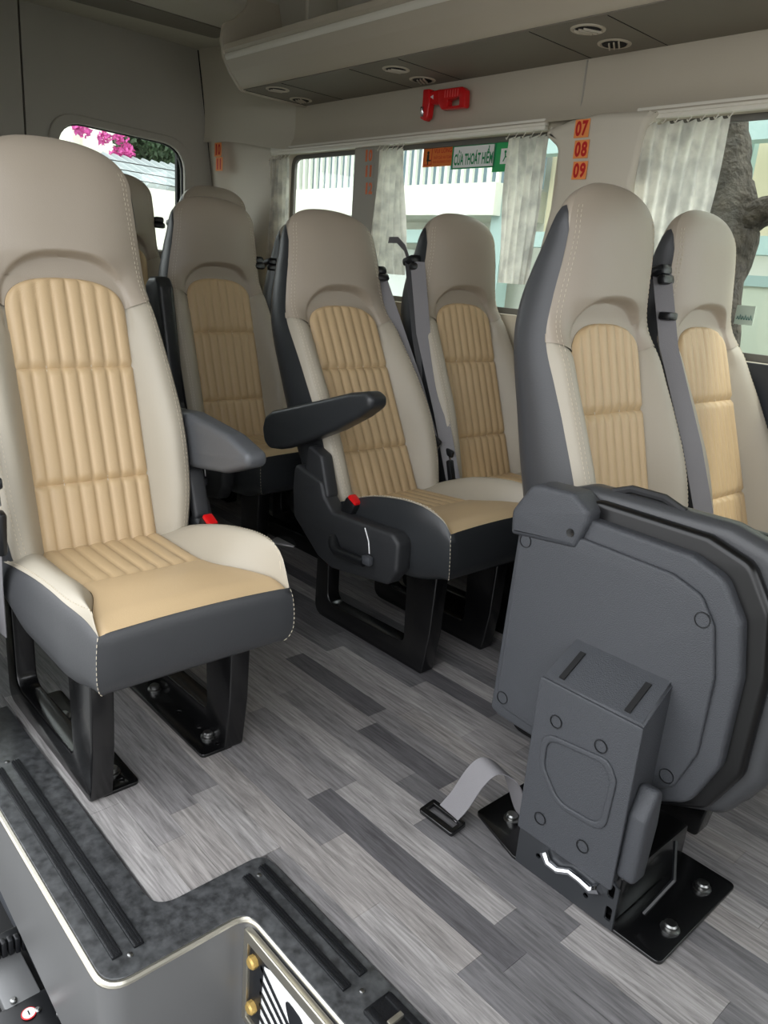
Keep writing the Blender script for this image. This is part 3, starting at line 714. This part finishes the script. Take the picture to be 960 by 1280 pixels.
def make_cushion(key, RIMS, BUMPS):
    NC = 8
    def zc(x): return .405 + .016 * sstep(.16, .34, x) - .012 * sstep(.385, .432, x) - .03 * sstep(.02, -.08, x)
    def yo(x): return .196 - .010 * sstep(.30, .43, x) - .02 * sstep(.0, -.1, x)
    def yb(x): return .128 + .056 * sstep(.24, .43, x)
    def ztop(x, y):
        a = abs(y); sd = 1 if y > 0 else -1
        if a <= yb(x): return zc(x) - .0 
        t = (a - yb(x)) / max(yo(x) - yb(x), .002)
        bump = BUMPS[sd] * sstep(.432, .40, x) * sstep(-.08, .1, x)
        return zc(x) + (interp(RIMS[sd], x) - zc(x)) * sstep(0, .9, t) + bump * math.sin(math.pi * min(1, t)) ** .9
    xs0, xm, x1 = -.10, .205, .430
    def ins(u, v):
        x = xm + (x1 - xm) * v; w = yb(x) - .0006; y = -w + 2 * w * u
        e = 1 - math.exp(-min(x - xm, w - abs(y)) / .004)
        return (x, y, ztop(x, y) + .006 * e - .002 + .006 * (1 - (y / w) ** 2) * sstep(xm, xm + .1, x))
    MS['cins' + key] = gridmesh('seat_insert', ins, 40, 26, tan)
    def quilt(u, v):
        x = xs0 + (xm - xs0) * v; w = yb(x) - .0006; y = -w + 2 * w * u
        fr = ((y / .128 + 1) / 2 * NC) % 1.0; ch = .0055 * math.sqrt(abs(math.sin(math.pi * fr)))
        e = 1 - math.exp(-min(xm - x, w - abs(y)) / .004)
        return (x, y, ztop(x, y) - .003 + (ch + .002) * e)
    MS['quilt' + key] = gridmesh('quilted_panel', quilt, NC * 7, 16, tan)
    for sg in (-1, 1):
        def wing(u, v):
            x = xs0 + (x1 - xs0) * v; a, c = yb(x), yo(x); y = a + (max(c, a + .001) - a) * u
            return (x, sg * y, ztop(x, sg * y) - .003 * math.exp(-u * 12))
        me = gridmesh('seat_wing', wing, 18, 44, greige)
        MS['wing%d' % sg + key] = me
    # skirt loft round the cushion
    per = []
    for k in range(31):
        x = xs0 + (x1 - xs0) * k / 30; per.append((x, -yo(x), interp(RIMS[-1], x), (0, -1)))
    for k in range(1, 24):
        t = k / 24; y = -yo(x1) + 2 * yo(x1) * t; per.append((x1 + .0, y, ins(max(0, min(1, (y / (yb(x1) - .0006) + 1) / 2)), 1)[2], (1, 0)))
    for k in range(31):
        x = x1 - (x1 - xs0) * k / 30; per.append((x, yo(x), interp(RIMS[1], x), (0, 1)))
    lev = [(0, 0), (.06, .004), (.2, .008), (.45, .011), (.7, .010), (.88, .002), (.97, -.010), (1, -.026)]
    rings = []
    for t, o_ in lev:
        R = []
        for i, (x, y, zt, n) in enumerate(per):
            zb = .272 + .022 * sstep(.30, .43, x) + .06 * sstep(.12, -.1, x)
            nx, ny = n
            if abs(x - x1) < 1e-6 and abs(abs(y) - yo(x1)) < 1e-6: nx, ny = .75, (1 if y > 0 else -1) * .75
            R.append((x + nx * o_, y + ny * o_, zt + (zb - zt) * t - (.0006 if t == 0 else 0)))
        rings.append(R)
    v, f = loft(rings); n = len(per); f.append(tuple((len(lev) - 1) * n + k for k in range(n))); 
    for a in range(len(lev) - 1): f.append((a * n, (a + 1) * n, (a + 1) * n + n - 1, a * n + n - 1))
    MS['skirt' + key] = mesh('cushion', v, f, charcoal, sharp=50)
    b = B()
    for sg in (-1, 1):
        x = 0.0
        while x < .405:
            def q(xx): 
                y = yo(xx) - .004; return (xx, sg * y, ztop(xx, sg * y) + .0012)
            dd = (q(x), q(x + .005)); b.tube(dd, .0008, 4); x += .0095
        z = .30
        while z < .405:
            def o2(zz): 
                tt = (.412 - zz) / (.412 - .294); oo = interp(lev, tt); return (x1 + .75 * oo + .0003, sg * (yo(x1) + .75 * oo), zz)
            b.tube([o2(z), o2(z + .005)], .0007, 4); z += .0095
    MS['cstitch' + key] = b.mesh('stitching', thread, False)
RLOW = [(-.10, .375), (0, .395), (.1, .412), (.2, .424), (.3, .428), (.38, .424), (.43, .411)]
RMID = [(-.10, .375), (0, .402), (.07, .427), (.17, .455), (.27, .466), (.34, .463), (.39, .447), (.415, .432), (.43, .413)]
RHIGH = [(-.10, .375), (0, .402), (.07, .427), (.17, .458), (.27, .478), (.34, .482), (.385, .474), (.41, .452), (.43, .413)]
make_cushion('', {-1: RMID, 1: RMID}, {-1: .004, 1: .012})
make_cushion('_door', {-1: RLOW, 1: RHIGH}, {-1: .022, 1: .014})
make_seat_meshes()

def backpt(y, s, d, a):
    return Vector((-s * math.sin(a) + d * math.cos(a), y, .41 + s * math.cos(a) + d * math.sin(a)))
def make_seat(x, y, ang, label, z=0.0, legs=(-.14, .15), yaw=0, fplates=False, ck='', tilt=0, skirtmat=None):
    a = math.radians(ang)
    t = empty('passenger_seat', (x, y, z), (0, 0, math.radians(yaw))); tagp(t, label, 'seat', 'passenger seats of the van')
    bk = link('backrest', MS['shell'], t, (0, 0, .41), (0, -a, 0)); bk['label'] = 'charcoal leather backrest shell'
    h = link('headrest_cover', MS['head'], bk); h['label'] = 'taupe leather headrest cover'
    for sg in (-1, 1): link('bolster', MS['bol%d' % sg], bk)
    for p in MS['pan']: q = link('insert_panel', p, bk); q['label'] = 'tan channel-stitched insert panel'
    st = link('stitching', MS['stitch'], bk); st['kind'] = 'stuff'
    cu = link('cushion', MS['skirt' + ck], t, (0, 0, 0))
    if tilt: cu.rotation_euler = (0, -math.radians(tilt), 0); cu.location = (-.39 * math.sin(math.radians(tilt)) * -1 * 1.0 if False else .4 * math.sin(math.radians(tilt)), 0, 0)
    if skirtmat: 
        cu.material_slots[0].link = 'OBJECT'; cu.material_slots[0].material = skirtmat
        bk.material_slots[0].link = 'OBJECT'; bk.material_slots[0].material = skirtmat
    cu['label'] = 'charcoal leather cushion skirt'
    link('seat_insert', MS['cins' + ck], cu); link('quilted_panel', MS['quilt' + ck], cu)
    for sg in (-1, 1): link('seat_wing', MS['wing%d' % sg + ck], cu)
    st = link('stitching', MS['cstitch' + ck], cu); st['kind'] = 'stuff'
    for ly in legs:
        lg = link('leg', MS['leg'], t, (0, ly, -z)); 
        if z: lg.scale = (1, 1, (z + .31) / .31)
        if fplates:
            fp = link('foot_plate', MS['fplate'], lg, (0, -.022 if ly < 0 else -.075, 0))
            if ly < 0: fp.location = (0, .0, 0)
            for bx, by in ((.245, .045), (.0, .04)): link('bolt', MS['bolt'], lg, (bx, fp.location[1] + by, .008))
    return t, bk, a
def armrest(t, prof, y, mt, lab, w=.052, rot=None):
    b = prism(rounded(prof, .028, 6), w, lambda u, v, q: (u, y - w / 2 + q, v), .014, bres=3)
    o = b.obj('armrest', mt, t); o['label'] = lab; return o
def recliner(t, y, sg):
    pl = [(-.10, .50), (.02, .475), (.035, .44), (.075, .408), (.185, .412), (.30, .418), (.325, .40), (.325, .33), (.295, .285), (.08, .255), (.02, .27), (-.095, .35), (-.105, .43)]
    b = prism(rounded(pl, .022, 5), .048, lambda u, v, q: (u, y - .024 + q, v), .010); o = b.obj('recliner_cover', plastic, t)
    yo_ = y + sg * .024
    B().tube([(.085, yo_, .345), (.10, yo_ + sg * .010, .330), (.12, yo_ + sg * .014, .318), (.225, yo_ + sg * .014, .325)], [.012, .014, .013, .012], 10).obj('lever', darkplastic, o)
    B().box((.235, yo_ + sg * .012, .332), (.03, .018, .024), .006).obj('lever_grip', plastic_grey, o)
    B().tube([(.205, yo_ + sg * .001, .405), (.222, yo_ + sg * .001, .375), (.228, yo_ + sg * .001, .345)], .0016, 5).obj('index_line', white, o)
    bu = prism(rounded([(-.055, .56), (.005, .54), (.045, .43), (-.07, .42)], .015), .04, lambda u, v, q: (u, y - .02 + q - sg * .004, v), .008).obj('arm_bracket', plastic, o)
    return o
def buckle(t, p, tilt, parent=None):
    M = Matrix.Rotation(tilt, 4, 'Y')
    o = B().box(p, (.042, .032, .085), .008, M).obj('belt_buckle', darkplastic, t)
    q = Vector(p) + M @ Vector((0, 0, .040)); B().box(q, (.034, .024, .018), .004, M).obj('release_button', red, o); return o
def belt(t, pts, w, mt, name='seat_belt'):
    P2 = []
    for i in range(len(pts) - 1):
        for k in range(5): P2.append(Vector(pts[i]).lerp(Vector(pts[i + 1]), k / 5))
    P2.append(Vector(pts[-1])); return B().ribbon(P2, w, .0016).obj(name, mt, t)
def tongue(belt_o, p, M=None):
    B().box(p, (.05, .012, .022), .005, M).obj('tongue', darkplastic, belt_o)
    B().box(Vector(p) - Vector((-.004, 0, .024)), (.022, .004, .036), .001, M).obj('latch_plate', chrome, belt_o)

# S1: single seat by the door opening
t, bk, a = make_seat(-1.54, .624, 16.4, 'passenger seat standing alone beside the dark step plate', fplates=True, ck='_door')
armrest(t, [(-.19, .655), (-.02, .668), (.15, .652), (.235, .628), (.235, .60), (.14, .565), (-.10, .53), (-.17, .53)], .236, mat('grey_armrest', (78, 80, 83), .42, bump=.2, bscale=350), 'grey leather armrest')
recliner(t, .225, 1); buckle(t, (.065, .213, .405), .45)
bl = belt(t, [(-.12, -.215, .80), (.0, -.222, .66), (.055, -.222, .575), (.06, -.222, .50), (.03, -.218, .36), (.0, -.21, .24)], (.04, 0, .006), webbing)
tongue(bl, (.085, -.226, .585), Matrix.Rotation(-.2, 4, 'Y'))
B().box((.075, -.222, .485), (.03, .02, .09), .008, Matrix.Rotation(.15, 4, 'Y')).obj('belt_buckle', darkplastic, t)
# S2 aisle seat of the middle pair
t, bk, a = make_seat(-1.535, 1.44, 27.2, 'reclined passenger seat with a raised black armrest and side lever', legs=(-.08, .16), tilt=4.5, skirtmat=blackleather)
ar = [(-.245, .565), (-.235, .60), (-.20, .622), (-.06, .665), (.12, .722), (.18, .735), (.205, .725), (.205, .70), (.16, .668), (.07, .618), (-.06, .56), (-.16, .522), (-.21, .515), (-.235, .53)]
armrest(t, ar, -.232, blackleather, 'black leather armrest', .058)
recliner(t, -.225, -1); buckle(t, (.09, -.205, .405), .45)
g = link('belt_guide', MS['guide'], bk, (.0, .18, .665))
bl = belt(t, [backpt(.185, .655, .005, a), backpt(.195, .5, .012, a), backpt(.20, .3, .03, a), backpt(.20, .14, .035, a)], (.026, .026, .0), webbing)
p = backpt(.206, .125, .042, a); tongue(bl, p, Matrix.Rotation(.5, 4, 'Y'))
# S3 window seat of the middle pair
t, bk, a = make_seat(-1.545, 1.885, 19.1, 'upright passenger seat with a grey belt hanging down its side, next to the reclined seat', z=-.005, legs=(-.15, .14), skirtmat=blackleather)
link('belt_guide', MS['guide'], bk, (-.012, -.18, .68))
bl = belt(t, [backpt(-.182, .67, .012, a), backpt(-.199, .45, .010, a), backpt(-.208, .2, .045, a), backpt(-.206, .05, .05, a), backpt(-.20, -.04, .05, a)], (.030, .032, .0), webbing)
bl2 = belt(t, [backpt(-.19, .672, -.008, a), backpt(-.203, .45, -.010, a), backpt(-.206, .2, -.004, a)], (.026, .026, .0), webdark, 'belt_return')
tongue(bl, backpt(-.205, .09, .045, a), Matrix.Rotation(.2, 4, 'Y'))
B().box(backpt(-.205, .03, .045, a), (.026, .02, .07), .006, Matrix.Rotation(-.3, 4, 'Y')).obj('belt_buckle', darkplastic, t)
# S4 aisle seat, row behind
t, bk, a = make_seat(-2.335, 1.453, 17.3, 'passenger seat with a folded-up armrest behind the reclined seat', legs=(-.1, .185), tilt=4.0, skirtmat=blackleather)
b = prism(rounded([(-.05, .10), (.03, .10), (.05, .30), (.068, .50), (.055, .535), (.0, .548), (-.035, .53), (-.05, .40)], .025, 6), .055, lambda u, v, q: (u, -.258 + q, v), .014).obj('armrest', blackleather, bk)
link('belt_guide', MS['guide'], bk, (-.01, .18, .63)); recliner(t, -.235, -1)
# window seat of that row, mostly hidden
t, bk, a = make_seat(-2.335, 1.884, 17.3, 'passenger seat by the window, hidden behind the reclined seat', z=-.03, legs=(-.14, .14), skirtmat=blackleather)
link('belt_guide', MS['guide'], bk, (-.01, -.18, .66))
# rearmost row
t, bk, a = make_seat(-3.09, 1.85, 12, 'rear bench seat next to the corner pillar', z=.085, legs=(-.14, .14), skirtmat=blackleather)
link('belt_guide', MS['guide'], bk, (-.0, -.19, .66))
t, bk, a = make_seat(-3.09, 1.40, 12, 'rear bench seat in front of the rear window', z=.085, legs=(-.14, .14), skirtmat=blackleather)
link('belt_guide', MS['guide'], bk, (-.0, .19, .66))
# front pair
t, bk, a = make_seat(-.772, 1.448, 15.5, 'passenger seat standing right behind the folded jump seat', z=-.008, legs=(-.085, .16))
t, bk, a = make_seat(-.748, 1.885, 18.9, 'passenger seat by the half drawn curtain with a belt tongue at its shoulder', legs=(-.15, .14))
link('belt_guide', MS['guide'], bk, (.008, -.18, .675))
bl = belt(t, [backpt(-.182, .67, .016, a), backpt(-.197, .5, .018, a), backpt(-.208, .27, .05, a), backpt(-.208, .06, .06, a)], (.030, .032, .0), webbing)
B().box(backpt(-.19, .57, .022, a), (.03, .04, .018), .005).obj('belt_stop', darkplastic, bl)
B().box(backpt(-.203, .09, .055, a), (.07, .012, .02), .005, Matrix.Rotation(.4, 4, 'Y')).obj('tongue', darkplastic, bl)
B().box((.16, .17, .50), (.05, .03, .08), .008, Matrix.Rotation(-.6, 4, 'Y')).obj('belt_buckle', darkplastic, t)

# ================================================================== FOLDED JUMP SEAT
js = empty('folding_jump_seat', (-.56, 1.12, 0)); tagp(js, 'grey folded jump seat tipped up on a black pedestal', 'jump seat')
def J(x, y, z): return (x + .56, y - 1.12, z)
def JP(poly, th, y0, bev, holes=(), bres=2, sg=1): return prism(poly, th, lambda u, v, w: J(u, y0 + sg * w, v), bev, holes, bres)
pan = rounded([(-.812, .205), (-.79, .196), (-.62, .19), (-.47, .20), (-.405, .235), (-.372, .32), (-.372, .47), (-.388, .555), (-.425, .612), (-.48, .632), (-.66, .637), (-.80, .612)], [.01, .02, .02, .04, .05, .05, .04, .03, .04, .02, .02, .012], 6)
pn = JP(pan, .03, 1.088, .008, bres=3).obj('seat_pan', plastic_grey, js); pn['label'] = 'grey grained underside panel'
# raised field on the pan
fld = rounded([(-.795, .225), (-.62, .21), (-.475, .222), (-.43, .255), (-.405, .33), (-.405, .46), (-.422, .54), (-.45, .58), (-.50, .597), (-.66, .603), (-.79, .59)], .03, 6)
JP(fld, .010, 1.080, .0045, bres=3).obj('raised_field', plastic_grey, pn)
rim_ = [(-.812 + .0, .20), (-.62, .178), (-.46, .188), (-.385, .225), (-.345, .31), (-.343, .48), (-.358, .575), (-.40, .64), (-.47, .662), (-.66, .665), (-.80, .63)]
JP(rounded(rim_, .04, 6), .026, 1.110, .010, bres=3).obj('rim', mat('rim_black', (9, 9, 10), .3), js)
csh = [(-.80, .19), (-.62, .17), (-.45, .178), (-.365, .215), (-.315, .30), (-.312, .50), (-.33, .60), (-.375, .662), (-.45, .682), (-.70, .68), (-.80, .64)]
JP(rounded(csh, .05, 6), .055, 1.130, .022, bres=4).obj('seat_cushion', charcoal, js)
JP(rounded([(-.80, .20), (-.36, .20), (-.325, .30), (-.322, .60), (-.38, .665), (-.70, .665), (-.80, .62)], .06, 6), .04, 1.183, .018, bres=3).obj('folded_backrest', blackleather, js)
cap = rounded([(-.808, .568), (-.672, .583), (-.655, .632), (-.655, .652), (-.69, .676), (-.775, .672), (-.812, .612)], [.008, .01, .02, .01, .025, .03, .02], 5)
cp = JP(cap, .06, 1.074, .010).obj('corner_cap', plastic_grey, js)
q = aty(713, 666, 1.074); B().lathe(J(q.x, 1.0745, q.z), (0, -1, 0), [(.0075, 0), (.0075, .002), (.004, .0015)], 14).obj('screw', blackmetal, cp)
q = [(-.79, 1.15, .672), (-.72, 1.15, .694), (-.62, 1.15, .70), (-.52, 1.15, .692)]
B().tube([J(*p) for p in [(-.66, 1.15, .676), (-.63, 1.155, .688), (-.57, 1.155, .688), (-.53, 1.15, .676)]], .007, 8).obj('release_strap', webdark, js)
for px in [(657, 676), (878, 775), (833, 970), (628, 872)]:
    q = aty(px[0], px[1], 1.08)
    prism(ellipse(q.x, q.z, .0125, .0125, 28), .002, lambda u, v, w: J(u, 1.0785 + w, v), 0, [ellipse(q.x, q.z, .0112, .0112, 28)]).obj('plug_ring', darkplastic, pn)
# tower box
bx = empty('tmp'); bpy.data.objects.remove(bx)
b = B(); 
x0, x1, z0, z1 = -.648, -.460, .078, .380
b.add([J(*p) for p in [(x0, 1.0, z0), (x1, 1.0, z0), (x1, 1.0, z1), (x0, 1.0, z1), (x0 + .004, 1.095, z0), (x1 - .004, 1.095, z0), (x1 - .004, 1.095, .436), (x0 + .004, 1.095, .436)]],
      [(0, 1, 2, 3), (3, 2, 6, 7), (1, 5, 6, 2), (0, 3, 7, 4), (4, 7, 6, 5), (0, 4, 5, 1)])
me = b.mesh('tower_cover', plastic_grey, smooth=False)
bm = bmesh.new(); bm.from_mesh(me); bmesh.ops.bevel(bm, geom=list(bm.edges), offset=.004, segments=3, affect='EDGES'); bm.to_mesh(me); bm.free(); me.shade_smooth(); me.set_sharp_from_angle(angle=math.radians(50))
tw = link('tower_cover', me, js); tw['label'] = 'grey grained hinge tower cover'
JP(rect(x0 - .002, x1 + .002, z0 - .002, z1 - .002, .006), .006, .9975, .002, sg=1).obj('front_plate', plastic_grey, tw)
# embossed D-shaped pressing
dsh = rounded([(-.628, .285), (-.50, .30), (-.482, .27), (-.486, .17), (-.58, .165), (-.625, .22)], [.03, .03, .02, .03, .05, .04], 7)
din = grow(dsh, (-.553, .232), .84)
JP(dsh, .006, .9935, .0028, [din], bres=3).obj('embossed_rim', plastic_grey, tw)
for px in [(695, 902), (751, 933), (675, 1023), (728, 1058)]:
    q = aty(px[0], px[1], .9965)
    prism(ellipse(q.x, q.z, .0115, .0115, 28), .0014, lambda u, v, w: J(u, .9965 - w, v), 0, [ellipse(q.x, q.z, .0102, .0102, 28)]).obj('plug_ring', darkplastic, tw)
for xc in (-.615, -.493):
    s0 = Vector(J(xc, 1.008, .386)); s1 = Vector(J(xc - .0, 1.062, .4175)); c = (s0 + s1) / 2; an = math.atan2(s1.z - s0.z, s1.y - s0.y)
    B().box(c, (.010, (s1 - s0).length, .004), 0, Matrix.Rotation(an, 4, 'X')).obj('slot', darkgap, tw)
# side lever cover
JP(rounded([(-.05, .075), (.0, .075), (.018, .16), (.012, .235), (-.012, .255), (-.04, .20)], .018, 5), .001, 1.0, 0) 
prism(rounded([(1.005, .10), (1.045, .10), (1.055, .20), (1.05, .262), (1.03, .27), (1.008, .22)], .012, 5), .034, lambda u, v, w: J(-.462 + w, u, v), .009, bres=3).obj('side_lever', plastic_grey, js)
# base: side plate, floor plate, bolts, latch
JP([( -.645, .004), (-.445, .004), (-.445, .085), (-.46, .095), (-.645, .095)], .004, 1.0, .0, [rounded([(-.462, .018), (-.450, .018), (-.450, .045), (-.462, .045)], .005), rounded([(-.464, .062), (-.452, .062), (-.452, .088), (-.464, .088)], .005), ellipse(-.60, .045, .005, .005, 12), ellipse(-.50, .035, .005, .005, 12)]).obj('side_plate', mat('satin_black_steel', (40, 42, 45), .35, spec=.6), js)
B().box(J(-.545, 1.13, .05), (.19, .22, .085), .006).obj('inner_frame', blackmetal, js)
fpl = prism(rounded([(-.775, 1.04), (-.655, 1.003), (-.36, 1.003), (-.36, 1.272), (-.775, 1.272)], [.012, .0, .014, .014, .014], 5), .007, lambda u, v, w: J(u, v, w), .0015).obj('floor_plate', blackmetal, js)
for px in [(838, 1158), (878, 1107), (640, 1021)]:
    q = atz(px[0], px[1], .012); link('bolt', MS['bolt'], fpl, J(q.x, q.y, .007))
for px in [(806, 1108), (826, 1094)]:
    q = atz(px[0], px[1], .007); B().lathe(J(q.x, q.y, .006), (0, 0, 1), [(.008, 0), (.003, .016), (.001, .020)], 10).obj('tab', blackmetal, fpl)
pts = [aty(x, y, .995) for x, y in [(680, 1064), (685, 1078), (697, 1088), (712, 1090), (725, 1100), (738, 1112), (750, 1112)]]
B().tube([J(*p) for p in pts], [.008, .007, .006, .006, .006, .007, .009], 8).obj('latch_bar', chrome, js)
B().tube([J(*p) for p in [(-.42, 1.05, .03), (-.40, 1.09, .09), (-.43, 1.14, .12)]], .004, 6).obj('cable', darkplastic, js)
# strap with metal slide lying on the floor
st = empty('strap_with_slide', (-.79, .98, 0)); tagp(st, 'grey webbing strap looped over with a black slide on the floor', 'strap')
ctr = Vector((-.79, .98, 0))
base = Vector((-.80, .985, .010)); far = Vector((-.70, 1.06, .02))
pts = [Vector((-.800, .985, .012)), atx(575, 1000, -.785), atx(594, 972, -.770), atx(611, 958, -.755), atx(628, 962, -.738), atx(641, 978, -.722), Vector((-.70, 1.085, .03)), Vector((-.69, 1.09, .012))]
pts = [p - ctr for p in pts]
dirn = Vector((.050, -.006, -.006))
P2 = []
n_ = len(pts)
for i in range((n_ - 1) * 6 + 1):
    t_ = i / 6; P2.append(Vector([interp([(k, pts[k][c]) for k in range(n_)], t_) for c in range(3)]))
B().ribbon(P2, dirn, .002).obj('webbing', webbing, st)
ang = math.atan2(-.0, .050)
Mr = Matrix.Rotation(ang, 4, 'Z') @ Matrix.Rotation(math.radians(8), 4, 'X')
sl = prism(rect(-.044, .044, -.021, .021, .006), .010, lambda u, v, w: tuple(Mr @ Vector((u, v, w)) + Vector((-.012, -.008, .003))), .002, [rect(-.034, .034, -.007, .011)]).obj('slide', blackmetal, st)

# ================================================================== OUTSIDE
def ext(name, c, d, mt, label, cat, group=None, bev=0.0):
    o = B().box(c, d, bev).obj(name, mt); tagp(o, label, cat, group); return o
FY = 4.6; S = FY / 2.1
bd = empty('street_building', (-5.5, FY + .6, -.7)); tagp(bd, 'white street building with teal beams beyond the side windows', 'building')
def bb(name, x0, x1, y0, y1, z0, z1, mt): return B().box(((x0 + x1) / 2 + 5.5, (y0 + y1) / 2 - FY - .6, (z0 + z1) / 2 + .7), (x1 - x0, y1 - y0, z1 - z0)).obj(name, mt, bd)
bb('wall', -6.95, 1.5, FY + .5, FY + .7, -.7, 4.2, facade)
bb('concrete_beam', -6.9, -3.9, FY - .1, FY + .5, 1.46, 1.68, concrete)
bb('teal_beam', -6.9, 1.5, FY, FY + .12, 1.26, 1.36, teal)
bb('post', -3.98, -3.86, FY - .02, FY + .10, -.7, 1.60, teal)
bb('post', -6.5, -6.38, FY - .02, FY + .10, -.7, 1.60, teal)
bb('panel', -6.6, -4.1, FY + .3, FY + .34, -.7, 1.22, mat('white_panel', (236, 242, 236), .6))
bb('column', -6.95, -6.6, FY - .15, FY + .4, -.7, 3.2, concrete)
bb('wall_band', -3.8, 1.5, FY + .38, FY + .5, 1.35, 1.95, mat('yellow_wall', (226, 216, 184), .8))
bb('teal_beam', -3.8, 1.5, FY, FY + .12, 1.86, 1.98, teal)
bb('pipe', -2.3, -2.24, FY + .2, FY + .26, -.7, 3.0, teal)
rl = B().box((-5.3 + 5.5, -.3, 2.93), (3.0, .03, 1.1)).obj('railing', mat('blue_grey_sheet', (128, 148, 158), .6), bd); rl['label'] = 'blue-grey balcony railing with white bars'
for z in (2.80, 3.43): B().box((.2, -.6, z), (3.0, .03, .035)).obj('rail', concrete, rl)
barm = B().box((0, 0, .53), (.028, .028, 1.06)).mesh('bar', facade, False)
for k in range(34): link('bar', barm, rl, (-1.27 + k * .0875, -.6, 2.38))
# gate of pale sheet and tree in front
gt = empty('sheet_gate', (-1.55, 3.9, -.7)); tagp(gt, 'pale green sheet metal gate behind the tree', 'gate')
gpoly = [(-1.9, 0), (-1.46, 0), (-1.62, .9), (-1.50, 1.80), (-2.02, 1.80)]
prism([(-.62, 0), (.06, 0), (.17, 1.78), (-.62, 1.78)], .04, lambda u, v, w: (u, w, v)).obj('sheet', greenpanel, gt)
B().box((-.62, .02, .9), (.06, .07, 1.9)).obj('post', teal, gt); B().box((-.25, .02, 1.8), (.8, .06, .05)).obj('top_rail', teal, gt)
tr = empty('street_tree', (-1.72, 3.1, -.7)); tagp(tr, 'grey-brown forked tree trunk outside the forward window', 'tree')
def T(px, py): 
    q = aty(px, py, 3.1); return (q.x + 1.72, 0, q.z + .7)
def limb(pts, r, name):
    b = B(); PP = [Vector(p) for p in pts]; out = []; rr = []
    for i in range(len(PP) - 1):
        for k in range(5): out.append(PP[i].lerp(PP[i + 1], k / 5) + Vector((random.uniform(-1, 1), random.uniform(-1, 1), random.uniform(-1, 1))) * .004); rr.append((r[i] * (1 - k / 5) + r[i + 1] * k / 5) * random.uniform(.97, 1.03))
    out.append(PP[-1]); rr.append(r[-1]); return b.tube(out, rr, 12).obj(name, bark, tr)
fk = T(914, 292)
limb([(.05, .0, 0), T(872, 460), T(888, 350), T(906, 300), T(912, 262), T(909, 220), T(906, 160), T(890, 80), T(870, 0)], [.20, .15, .125, .125, .10, .088, .082, .075, .06], 'trunk')
limb([T(895, 320), T(916, 288), T(940, 272), T(985, 252), T(1060, 200), (1.5, .3, 3.0), (2.2, .4, 4.4)], [.06, .085, .058, .05, .045, .04, .02], 'branch')
# behind the van: house wall, roof sheet, bougainvillea, wires
rbg = empty('rear_house', (-9.0, 3.4, -.7)); tagp(rbg, 'white house wall seen through the rear window', 'house')
B().box((0, 0, 2.2), (.2, 4.6, 5.4)).obj('wall', facade, rbg)
for px in (75, 112): B().box((.14, atx(px, 180, -8.9).y - 3.4, 2.2), (.08, .2, 4.4)).obj('pilaster', concrete, rbg)
r0 = atx(150, 232, -6.9); r1_ = atx(232, 205, -7.9)
rf = empty('roof_sheet', (-7.4, 3.9, 1.25)); tagp(rf, 'sloping grey corrugated roof sheet behind the rear window', 'roof')
za = atx(195, 236, -6.9).z - 1.25; zb = atx(195, 207, -7.9).z - 1.25
for k in range(18):
    y = -.85 + k * .1
    B().tube([(-.5, y, zb), (.5, y, za)], .053, 6).obj('corrugation', roofm, rf)
q = atx(200, 238, -6.75); bw = empty('boundary_wall', (-6.75, 3.55, -.7)); tagp(bw, 'pale boundary wall topped with thin wires behind the van', 'wall')
B().box((0, 0, (q.z + .7) / 2), (.2, 1.75, q.z + .7)).obj('wall', concrete, bw)
for y in (-.8, .0, .8): B().tube([(.06, y, q.z + .68), (.06, y, q.z + .92)], .010, 6).obj('post', darkgap, bw)
for k in range(3): B().tube([(.06, -.86, q.z + .76 + .06 * k), (.06, 0, q.z + .74 + .065 * k), (.06, .86, q.z + .77 + .07 * k)], .004, 5).obj('wire', darkgap, bw)
def bush(name, r, n, mt, L0, sq=(1, 1, 1)):
    rnd = random.Random(name); v = []; f = []
    for k in range(n):
        d = Vector((rnd.gauss(0, 1), rnd.gauss(0, 1), rnd.gauss(0, 1))).normalized() * (r * rnd.random() ** .4)
        p = Vector((d.x * sq[0], d.y * sq[1], d.z * sq[2])); a = Vector((rnd.gauss(0, 1), rnd.gauss(0, 1), rnd.gauss(0, 1))).normalized(); b = a.orthogonal().normalized(); L = rnd.uniform(.6, 1.3) * L0
        i = len(v); v += [p - a * L, p + b * L * .5, p + a * L, p - b * L * .5]; f.append((i, i + 1, i + 2, i + 3))
    return raw(name, v, f, mt)
fc = atx(192, 184, -8.3)
bg_ = empty('bougainvillea', (fc.x, fc.y, -.7)); tagp(bg_, 'bougainvillea with pink blooms behind the rear window', 'shrub')
B().tube([(0, 0, 0), (.03, .05, 1.2), (0, -.05, fc.z + .5)], [.06, .05, .03], 8).obj('stem', bark, bg_)
o = link('foliage', bush('foliage', .46, 4200, leafm, .04, (.7, 1.0, .55)), bg_, (0, .05, fc.z + .7)); o['kind'] = 'stuff'
for px, py, r in [(102, 160, .09), (97, 157, .05), (131, 173, .07), (150, 168, .09), (147, 193, .08), (160, 190, .08), (158, 203, .08), (142, 199, .05)]:
    q = atx(px, py, -7.95); o = link('bloom_cluster', bush('bloom%d' % px, r, 70, pink, .028), bg_, (q.x - fc.x, q.y - fc.y, q.z + .7)); o['kind'] = 'stuff'
# small white paper on the floor in the rear
q = atz(356, 677, .006); o = B().box((0, 0, 0), (.10, .06, .006), .001).obj('paper_scrap', white, None, (q.x, q.y, .004), (0, 0, .5)); tagp(o, 'small white paper lying on the floor beneath the rear seats', 'paper')
